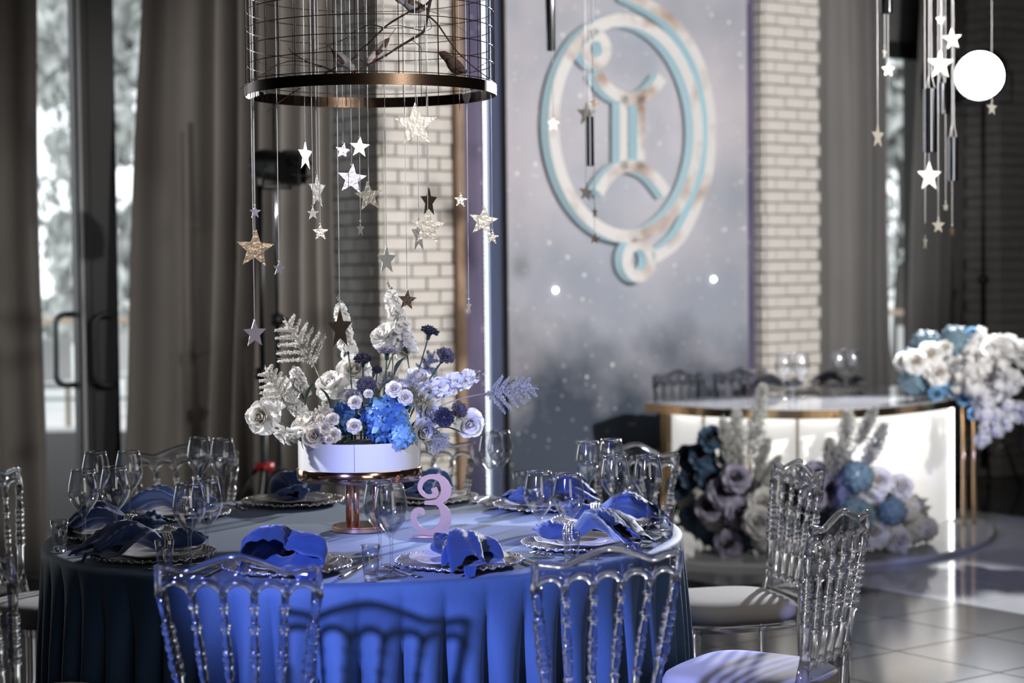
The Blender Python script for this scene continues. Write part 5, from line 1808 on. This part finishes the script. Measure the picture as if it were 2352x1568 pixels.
for x, Y, l, ry in ((1622, 10.86, 'clear acrylic chair behind the head table, closest to the emblem wall', 214), (1768, 11.1, 'clear acrylic chair behind the head table, in front of the white pier', 214)):
    p = at(x, 900, Y)
    place_chair((p.x, p.y, 0), rad(ry), l, 'clear acrylic chairs at the head table')

# ---- flowers around the head table
def pile(items):
    for it in items:
        it()
B_WHITE = bloom_mesh('petal_white', 'petal_cream', 101)
B_GREY = bloom_mesh('petal_grey', 'petal_grey', 111)
B_MAUVE = bloom_mesh('petal_mauve', 'petal_plum', 121)
B_STEEL = bloom_mesh('petal_steelblue', 'petal_navy', 131)
B_TEAL = bloom_mesh('petal_teal', 'petal_steelblue', 141)
B_PALE = bloom_mesh('petal_paleblue', 'petal_teal', 151)
def hyd_mesh(kind, seed, n=44):
    rgp = random.Random(seed)
    mb = MB()
    for i in range(n):
        ct = 1 - 1.6 * (i + .5) / n
        stt = sqrt(max(0, 1 - ct * ct))
        a = i * 2.39996
        d = Vector((stt * cos(a), stt * sin(a), ct))
        me = FLORET[kind][i % 2]
        M = Matrix.Translation(d * .85) @ orient(d) @ Matrix.Rotation(rgp.uniform(0, 6), 4, 'Z') @ Matrix.Scale(.34, 4)
        mb.add([v.co for v in me.vertices], [tuple(f.vertices) for f in me.polygons], M)
    return mb
H_TEAL, H_STEEL = hyd_mesh('teal', 1).mesh('flower_head', 'petal_teal'), hyd_mesh('steel', 2).mesh('flower_head', 'petal_steelblue')
H_WHITE, H_GREY = hyd_mesh('white', 3).mesh('flower_head', 'petal_white'), hyd_mesh('grey', 4).mesh('flower_head', 'petal_grey')
def hyd2(loc, facing, size, me, label, root, group):
    o = fl_empty('hydrangea', loc, facing, size, 0, label, 'hydrangea', group)
    link('flower_head', me, o)
    wchild(MB().tube(stem_path(loc, root, facing, 5), .004, 5), 'stem', 'stem', o)
def plume(tip, base, label, group, m='plume_grey', seed=0, w=.05):
    """dense pampas-like plume"""
    rgp = random.Random(seed)
    tip, base = Vector(tip), Vector(base)
    o = empty('pampas_plume', base, 0, label, 'plume', group)
    ax = tip - base
    L = ax.length
    ax.normalize()
    mb = MB()
    for i in range(700):
        t = rgp.random() ** .8
        ww = w * sin(pi * min(1, .15 + .8 * t)) ** .8
        d = Vector((rgp.gauss(0, 1), rgp.gauss(0, 1), rgp.gauss(0, 1))).normalized()
        c = ax * L * (.22 + .76 * t) + d * ww * rgp.uniform(.2, 1)
        e = (d + ax * .8).normalized() * rgp.uniform(.012, .024)
        s_ = e.orthogonal().normalized() * .006
        mb.add([c - s_, c + s_, c + e * 1.2, c + e * .4 + s_.cross(e).normalized() * .005], [(0, 1, 2), (0, 2, 3), (1, 3, 2)])
    mb.build('plume', m, o, False)
    MB().tube([(0, 0, 0), ax * L * .95], [.004, .002], 6).build('stalk', 'stem_dark', o)
    return o
def interp(tab, x):
    if x <= tab[0][0]:
        return tab[0][1]
    for (x0, y0), (x1, y1) in zip(tab, tab[1:]):
        if x <= x1:
            return lerp(y0, y1, (x - x0) / (x1 - x0))
    return tab[-1][1]
def panel_y(x):              # depth of the glowing panels behind photo column x
    return min(interp(pf_px, x + k) for k in (-90, -60, -30, 0, 30, 60, 90))
def rim_y(x):                # depth of the table's front rim at photo column x
    return interp([(q, v.y) for q, v in zip((1482, 1600, 1740, 1880, 2010, 2120, 2200, 2250), fr)], x)
def flora(prefix, rows, root, group, lo, hi, zmin, on_table=False):
    sized = []
    for kind, x, y, sz, f, lab in rows:
        sz *= (1.08 if kind[0] == 'H' else 1.2) if y > 1000 else 1.08
        sized.append((kind, x, y, sz, f, lab))
    heads = []
    for kind, x, y, sz, f, lab in sized:
        h = kind[0] == 'H'
        r = sz * ((.8 if on_table else 1.0) if h else (.7 if on_table else .85))
        Y0 = (10.14 + (.03 if h else -.03)) if on_table else (lo(x) + hi(x)) / 2 + ((-.16 if kind == 'HT' else .08) if h else -.08)
        if on_table and at(x, y, Y0).z < SZ + r * .5:          # blooms hanging over the rim stay in front of it
            Y0 = min(Y0, rim_y(x) - sz * 1.1 - .01)
            heads.append([x, y, Y0, r, Y0])
        else:
            heads.append([x, y, Y0, r])
    relax(heads, lo, hi)
    for (kind, x, y, sz, f, lab), hd_ in zip(sized, heads):
        p = at(x, y, hd_[2])
        if not on_table:
            p.z = max(p.z, zmin + hd_[3] * .95)
        elif len(hd_) == 4 and hd_[2] > rim_y(x) - sz * 1.1:
            p.z = max(p.z, SZ + sz * .95)
        r_ = Vector((lerp(root.x, p.x, .5), root.y, root.z))
        me = {'w': B_WHITE, 'g': B_GREY, 'm': B_MAUVE, 's': B_STEEL, 't': B_TEAL, 'p': B_PALE, 'HT': H_TEAL, 'HS': H_STEEL, 'HW': H_WHITE, 'HG': H_GREY}[kind]
        if kind[0] == 'H':
            hyd2(p, f, sz, me, lab, r_, group)
        elif len(hd_) > 4:                                     # stem climbs over the rim
            small_rose(p, f, sz, me, lab, Vector((p.x, rim_y(x) + .08, SZ + .05)), x * .3, group, stemf=(0, .15, -1))
        else:
            small_rose(p, f, sz, me, lab, r_, x * .3, group)
YL = 9.72
rl_ = onz(1690, 1262, .03)
FC = (0, -.9, .3)
flora('', [
    ('s', 1633, 1010, .06, (0, -.8, .5), 'topmost steel-blue rose on a tall stem before the lit panels'),
    ('s', 1580, 1050, .055, (-.4, -.8, .3), 'steel-blue rose on the outer edge of the floor arrangement'),
    ('s', 1612, 1048, .06, (-.1, -.9, .3), 'steel-blue rose under the topmost one'),
    ('s', 1588, 1095, .055, (-.3, -.9, .2), 'steel-blue rose low in the blue cluster'),
    ('s', 1628, 1100, .06, (.1, -.9, .3), 'steel-blue rose facing the mauve roses'),
    ('s', 1560, 1118, .055, (-.5, -.8, .1), 'steel-blue rose behind the acrylic chair rail'),
    ('m', 1690, 1100, .062, FC, 'highest mauve rose beside the grey plumes'),
    ('m', 1657, 1132, .066, FC, 'big mauve rose in the middle of the floor arrangement'),
    ('m', 1628, 1165, .06, (-.2, -.9, .2), 'mauve rose next to the dark foliage'),
    ('m', 1697, 1178, .07, (.1, -.95, .2), 'largest mauve rose low in the floor arrangement'),
    ('m', 1672, 1276, .06, (0, -.9, .1), 'mauve rose lying at the plinth edge'),
    ('HS', 1640, 1235, .1, (-.1, -.9, .3), 'dark steel hydrangea low behind the table cloth'),
    ('HS', 1715, 1240, .11, (.1, -.9, .3), 'dark navy hydrangea at the foot of the mauve roses'),
    ('HS', 1600, 1190, .09, (-.3, -.9, .2), 'dark hydrangea under the steel-blue roses'),
    ('HS', 1680, 1050, .07, (0, -.8, .5), 'small dark hydrangea behind the highest mauve rose'),
    ('HG', 1740, 1130, .08, FC, 'grey hydrangea beside the clear chair back'),
    ('g', 1752, 1160, .07, FC, 'grey rose beside the largest mauve rose'),
    ('g', 1742, 1200, .07, FC, 'grey rose low beside the clear chair back'),
    ('g', 1765, 1110, .06, FC, 'grey rose above the clear chair crest'),
    ('HG', 1765, 1240, .1, FC, 'grey hydrangea low behind the clear chair spindles'),
    ('HG', 1582, 1140, .08, (-.3, -.9, .2), 'grey hydrangea peeping past the glass on the round table'),
    ('HG', 1650, 1185, .09, (-.2, -.8, .2), 'grey hydrangea filling between the mauve roses')], rl_, 'floor flowers by the backdrop end of the head table', lambda x: 9.46, lambda x: panel_y(x) - .13, .03)
rr_ = onz(1990, 1262, .03)
flora('', [
    ('m', 1872, 1092, .062, FC, 'highest mauve rose beside the chair crest'),
    ('m', 1908, 1130, .06, FC, 'mauve rose near the gold divider'),
    ('m', 1868, 1145, .055, FC, 'mauve rose half behind the chair spindles'),
    ('HT', 1970, 1095, .085, (0, -.8, .4), 'teal hydrangea between plumes and white roses'),
    ('HT', 1965, 1185, .1, FC, 'teal hydrangea in the middle of the second floor arrangement'),
    ('HT', 2050, 1175, .075, (.3, -.9, .2), 'teal hydrangea on the outer side'),
    ('w', 2015, 1105, .065, (.1, -.9, .3), 'highest white rose of the second floor arrangement'),
    ('w', 2065, 1120, .06, (.4, -.8, .3), 'white rose on the outer edge near the glowing panel'),
    ('w', 1960, 1138, .065, (-.1, -.9, .3), 'white ruffled rose beside the teal hydrangea'),
    ('w', 2010, 1165, .06, FC, 'white rose between two teal hydrangeas'),
    ('w', 2005, 1225, .068, FC, 'big white rose low in the second floor arrangement'),
    ('w', 2060, 1240, .06, (.3, -.9, .1), 'white rose spreading along the plinth'),
    ('g', 1930, 1080, .06, FC, 'grey rose under the grey plumes'),
    ('HG', 1945, 1245, .11, FC, 'grey hydrangea low behind the chair crest'),
    ('HW', 2030, 1265, .1, (.1, -.9, .2), 'white hydrangea at the plinth edge'),
    ('HW', 2095, 1225, .09, (.4, -.8, .2), 'white hydrangea trailing on the plinth'),
    ('HW', 2125, 1270, .07, (.5, -.8, .2), 'small white hydrangea furthest along the plinth'),
    ('HW', 2085, 1170, .07, (.5, -.8, .3), 'white hydrangea puff before the glowing panel'),
    ('HS', 1900, 1200, .1, FC, 'dark hydrangea between the two floor arrangements'),
    ('HG', 1985, 1280, .09, FC, 'grey hydrangea tuft at the plinth front'),
    ('HG', 2040, 1140, .07, FC, 'grey hydrangea among the white roses')], rr_, 'floor flowers by the glowing end panel', lambda x: 9.46, lambda x: panel_y(x) - .13, .03)
def foliage_clump(x, y, Y, r, n, label, m, seed):
    """loose clump of leaves filling in behind the blooms"""
    rgp = random.Random(seed)
    c = at(x, y, panel_y(x) - .075)
    o = empty('foliage_clump', (c.x, c.y, .03), 0, label, 'foliage', 'foliage of the floor flowers')
    mb = MB()
    for i in range(n):
        d = Vector((rgp.gauss(0, 1), rgp.gauss(0, .5), rgp.gauss(0, 1)))
        d = d.normalized() * r * rgp.uniform(.2, 1)
        d.z *= 1.15
        d.y *= .22
        q = Vector((0, 0, c.z - .03)) + d
        if q.z < .05:
            continue
        k = rgp.uniform(.03, .06)
        R = Euler((rgp.uniform(0, 6), rgp.uniform(0, 6), rgp.uniform(0, 6))).to_matrix().to_4x4()
        mb.add([(-k, 0, 0), (-k * .3, -k * .4, .006), (k * .5, -k * .3, .01), (k, 0, 0), (k * .5, k * .3, .01), (-k * .3, k * .4, .006)], [(0, 1, 2, 3), (0, 3, 4, 5)], Matrix.Translation(q) @ R)
    mb.build('leaves', m, o, False)
    MB().tube([(0, 0, 0), (0.02, 0, c.z * .5), (0, 0, c.z - .03)], [.006, .005, .003], 6).build('stem', 'stem_dark', o)
foliage_clump(1640, 1170, 9.86, .24, 420, 'dark foliage behind the mauve roses by the backdrop end', 'leaf', 1)
foliage_clump(1700, 1215, 9.86, .24, 420, 'dark foliage at the foot of the tallest grey plume', 'leaf', 2)
foliage_clump(1770, 1180, 9.84, .2, 260, 'grey foliage behind the clear chair crest', 'leaf_grey', 3)
foliage_clump(1900, 1165, 9.84, .22, 320, 'dark foliage between the two floor arrangements', 'leaf', 4)
foliage_clump(1975, 1210, 9.84, .24, 360, 'grey foliage among teal hydrangeas and white roses', 'leaf_grey', 5)
foliage_clump(2060, 1225, 9.8, .2, 300, 'pale foliage trailing along the plinth', 'plume_grey', 6)
GP = 'grey pampas plumes'
for x1, y1, x0, y0, w_, sd, l in ((1752, 882, 1722, 1100, .05, 1, 'tallest grey plume rising over the head table rim'), (1690, 940, 1700, 1110, .055, 2, 'grey plume beside the tallest plume'), (1765, 1010, 1725, 1130, .03, 3, 'thin grey plume leaning over the grey roses'),
                                  (1790, 1050, 1740, 1120, .025, 4, 'short thin plume leaning toward the chair crest'), (1950, 945, 1935, 1110, .055, 5, 'upright grey plume on the gold divider'), (1905, 1010, 1920, 1110, .05, 6, 'fluffy grey plume near the mauve roses'),
                                  (2032, 975, 1975, 1090, .045, 7, 'slanting grey plume before the glowing end panel'), (2010, 935, 1960, 1040, .03, 8, 'thin plume tip under the table rim'), (1930, 1020, 1945, 1120, .05, 9, 'dense grey plume above the teal hydrangea'), (1660, 960, 1690, 1120, .035, 10, 'faint grey plume behind the steel-blue roses')):
    plume(at(x1, y1, 9.5), at(x0, y0, 9.56), l, GP, 'plume_grey', sd, w_)

# spray on the table end: blue and white heads with a cascade of blossom
YT = 10.15
rs_ = onz(2150, 905, SZ)
flora('', [
    ('HT', 2130, 800, .1, (-.2, -.8, .5), 'dusty blue hydrangea on top of the head table spray'),
    ('HT', 2195, 785, .09, (.1, -.8, .5), 'dusty blue hydrangea below the highest blossom'),
    ('HT', 2105, 870, .09, (-.4, -.8, .1), 'dusty blue hydrangea hanging at the table side of the spray'),
    ('HT', 2150, 885, .1, (0, -.9, 0), 'dusty blue hydrangea low under the white roses'),
    ('HT', 2092, 825, .06, (-.7, -.6, .3), 'small dusty blue hydrangea at the spray edge'),
    ('w', 2103, 832, .062, (-.2, -.95, .2), 'round white rose on the blue side of the spray'),
    ('w', 2135, 815, .066, (0, -.95, .2), 'round white rose at the heart of the spray'),
    ('w', 2152, 857, .066, (.1, -.95, .1), 'round white rose lowest on the blue side'),
    ('w', 2076, 830, .045, (-.6, -.8, .2), 'small white rose peeping at the spray edge'),
    ('w', 2170, 800, .04, (.1, -.9, .3), 'small white rose between two dusty hydrangeas'),
    ('p', 2180, 893, .036, (0, -.9, -.1), 'small pale blue rose near the table rim'),
    ('p', 2225, 890, .034, (.1, -.9, -.1), 'small pale blue rose in the white blossom'),
    ('p', 2150, 905, .04, (0, -.9, -.2), 'pale blue rose resting on the table rim'),
    ('p', 2213, 916, .036, (.1, -.9, -.2), 'pale blue rose hanging over the rim'),
    ('p', 2238, 948, .036, (.1, -.9, -.2), 'lowest pale blue rose beside the gold legs'),
    ('p', 2232, 765, .03, (.1, -.9, .3), 'tiny pale blue rose near the spray top')], rs_, 'flower spray on the head table', lambda x: 9.95, lambda x: 10.55, SZ, True)
def blossom_cluster_mesh(seed, m):
    rgp = random.Random(seed)
    mb = MB()
    me = FLORET['white'][0]
    for i in range(26):
        d = Vector((rgp.gauss(0, 1), rgp.gauss(0, 1), rgp.gauss(0, 1))).normalized()
        M = Matrix.Translation(d * rgp.uniform(.4, .95)) @ orient(d) @ Matrix.Rotation(rgp.uniform(0, 6), 4, 'Z') @ Matrix.Scale(rgp.uniform(.36, .5), 4)
        mb.add([v.co for v in me.vertices], [tuple(f.vertices) for f in me.polygons], M)
    return mb.mesh('blossom', m)
BLS = [blossom_cluster_mesh(k, 'petal_white') for k in range(3)]
def blossom_branch(path, label, n, sz, seed):
    rgp = random.Random(seed)
    pts = [at(x, y, Y_) for x, y, Y_ in path]
    o = empty('blossom_branch', pts[0], 0, label, 'blossom', 'cherry blossom branches on the head table')
    sp = spline([tuple(p - pts[0]) for p in pts], 5)
    MB().tube(sp, [lerp(.006, .002, i / (len(sp) - 1)) for i in range(len(sp))], 6).build('branch', 'twig', o)
    for i in range(n):
        q = Vector(sp[int((.12 + .88 * i / n) * (len(sp) - 1))])
        k = sz * rgp.uniform(.75, 1.2)
        link('blossom', BLS[i % 3], o, q + Vector((rgp.uniform(-1, 1), rgp.uniform(-1, .6), rgp.uniform(-1, 1))) * sz * .8, (rgp.uniform(0, 6), rgp.uniform(0, 6), 0), (k, k, k))
for path, l, n, sz, sd in (
        ([(2190, 880, 10.2), (2215, 810, 10.15), (2235, 760, 10.1)], 'upright blossom branch forming the top of the spray', 14, .05, 1),
        ([(2200, 870, 10.15), (2260, 830, 10.1), (2310, 790, 10.1), (2335, 800, 10.1)], 'blossom branch spreading toward the far pier', 16, .052, 2),
        ([(2195, 870, 10.1), (2240, 850, 10.05), (2290, 850, 10.0), (2345, 880, 10.0)], 'blossom branch in the middle of the cascade', 18, .052, 3),
        ([(2200, 880, 10.1), (2250, 900, 10.0), (2280, 950, 9.95), (2310, 985, 9.95)], 'blossom branch falling over the table end', 16, .046, 4),
        ([(2210, 890, 10.1), (2300, 900, 10.0), (2350, 950, 9.95), (2390, 1000, 9.95)], 'blossom branch arching furthest out', 16, .05, 5),
        ([(2230, 910, 10.1), (2265, 960, 9.95), (2275, 990, 9.9), (2250, 1012, 9.9)], 'lowest blossom branch beside the gold legs', 12, .042, 6),
        ([(2190, 870, 10.15), (2205, 850, 10.05), (2225, 830, 10.0)], 'short blossom branch against the round white roses', 10, .045, 7),
        ([(2200, 860, 10.2), (2290, 800, 10.2), (2380, 830, 10.2)], 'blossom branch at the back of the spray', 14, .052, 8)):
    blossom_branch(path, l, n, sz, sd)
# ------------------------------------------------------------------ stage lamps on stands, odds and ends
def light_head(name, loc, target, label, lit, size=.16, doors=True):
    o = empty(name, loc, 0, label, 'stage lamp', 'stage lamps')
    o.rotation_euler = (Vector(target) - Vector(loc)).to_track_quat('-Z', 'Y').to_euler()
    s_ = size
    MB().lathe([(.0005, s_ * .9), (s_ * .38, s_ * .85), (s_ * .45, s_ * .6), (s_ * .45, -s_ * .25), (s_ * .52, -s_ * .35), (s_ * .52, -s_ * .5), (s_ * .47, -s_ * .5), (s_ * .47, -s_ * .3), (s_ * .43, -s_ * .25)], 28, cap=False).build('housing', 'stage_black', o, True, None, 35)
    MB().lathe([(.0005, -s_ * .34), (s_ * .2, -s_ * .36), (s_ * .46, -s_ * .33), (s_ * .46, -s_ * .3), (.0005, -s_ * .3)], 28, cap=False).build('lens', 'lamp_lens' if lit else 'lamp_glass', o)

    yk = MB()
    yk.tube([(-s_ * .52, 0, 0), (-s_ * .58, 0, 0), (-s_ * .58, -s_ * .62, 0), (s_ * .58, -s_ * .62, 0), (s_ * .58, 0, 0), (s_ * .52, 0, 0)], .008, 8)
    yk.build('yoke', 'stage_black', o)
    for k in range(4 if doors else 0):
        a = k * pi / 2
        M = Matrix.Rotation(a, 4, 'Z') @ Matrix.Translation((0, s_ * .5, -s_ * .5)) @ Matrix.Rotation(rad(-35), 4, 'X')
        MB().box((-s_ * .42, -.002, -s_ * .6), (s_ * .42, .002, 0), M).build('barn_door', 'stage_black', o, False)
    return o
mat('lamp_glass', (0.05, 0.05, 0.06), 0.1, coat=.5)
def stand(loc, h, label, collar, m='stage_black', legm='stage_black', r=.018, rz=0.0, spread=.45, zc=.62):
    o = empty('light_stand', loc, rz, label, 'stand', 'lamp stands')
    MB().tube([(0, 0, .12), (0, 0, h * .55)], r, 12).build('lower_tube', m, o)
    MB().tube([(0, 0, h * .5), (0, 0, h)], r * .72, 12).build('upper_tube', m if m != 'stage_black' else 'stage_black', o)
    MB().lathe([(r, -.03), (r * 1.9, -.025), (r * 1.9, .025), (r, .03)], 12, Matrix.Translation((0, 0, h * .54))).build('clamp', 'stage_black', o)
    MB().tube([(r, 0, h * .54), (r + .05, 0, h * .54)], .008, 8).build('clamp_knob', 'stage_black', o)
    MB().lathe([(r, -.02), (r * 2.6, -.018), (r * 2.6, .018), (r, .02)], 12, Matrix.Translation((0, 0, zc))).build('collar', collar, o)
    for k in range(3):
        a = 2 * pi * k / 3 + .3
        d = Vector((cos(a), sin(a), 0))
        MB().tube([d * r * 2 + Vector((0, 0, zc)), d * spread + Vector((0, 0, .012))], .011, 8).build('leg', legm, o)
        MB().tube([d * r * 1.5 + Vector((0, 0, .2)), d * spread * .55 + Vector((0, 0, zc * .47))], .006, 6).build('brace', 'chrome', o)
    return o
p = at(604, 900, 8.75)
h1 = at(604, 395, 8.75).z
stand((p.x, p.y, 0), h1 - .06, 'black tripod lamp stand with a red collar before the curtain', 'red_plastic', rz=.2, spread=.5, zc=at(600, 1072, 8.75).z)
def yoke_foot(lamp, size):
    return lamp.location + lamp.rotation_euler.to_matrix() @ Vector((0, -.62 * size, 0))
def lamp_bracket(lamp, a, b):
    TWM[lamp.name] = Matrix.LocRotScale(lamp.location, lamp.rotation_euler, None)
    wchild(MB().tube([a, b], .011, 10), 'bracket', 'stage_black', lamp)
st1_top = Vector((p.x, p.y, h1 - .06))
hd = light_head('stage_lamp', at(640, 382, 8.75), at(980, 430, 8.2), 'unlit black stage lamp with barn doors beside the curtain', False, .16)
lamp_bracket(hd, st1_top + Vector((0, 0, -.01)), yoke_foot(hd, .16))
p = at(640, 900, 9.35)
stand((p.x, p.y, 0), at(636, 235, 9.35).z, 'slim silver lamp stand behind the black tripod', 'stage_black', 'chrome', 'chrome', .017, .8, .24, .5)
# the lit back lamp
LL = BACKLIGHT + Vector((0.0, .1, 0.0))
foot = LL + (Vector((0.2, 5.0, 1.2)) - LL).to_track_quat('-Z', 'Y') @ Vector((0, -.62 * .33, 0))
stand(Vector((foot.x, foot.y, 0)), foot.z + .004, 'black tripod stand carrying the dazzling lamp by the far curtain', 'stage_black', rz=.9, spread=.3)
light_head('stage_lamp', BACKLIGHT + Vector((0.0, .1, 0.0)), (0.2, 5.0, 1.2), 'dazzling lit stage lamp shining across the room by the far curtain', True, .33, False)
# furniture in the far corner
q = onz(2300, 1130, 0)
sf = empty('sofa', (q.x + .75, q.y - .1, 0), rad(-20), 'dark grey upholstered bench behind the flower spray', 'bench')
MB().box((-.6, -.3, .3), (.6, .3, .46)).build('seat', 'sofa_grey', sf, False)
MB().box((-.6, .22, .46), (.6, .3, .8)).build('backrest', 'sofa_grey', sf, False)
for a in (-.52, .52):
    for b in (-.24, .24):
        MB().tube([(a, b, .3), (a * 1.04, b * 1.05, 0)], [.025, .015], 8).build('leg', 'leg_wood', sf)
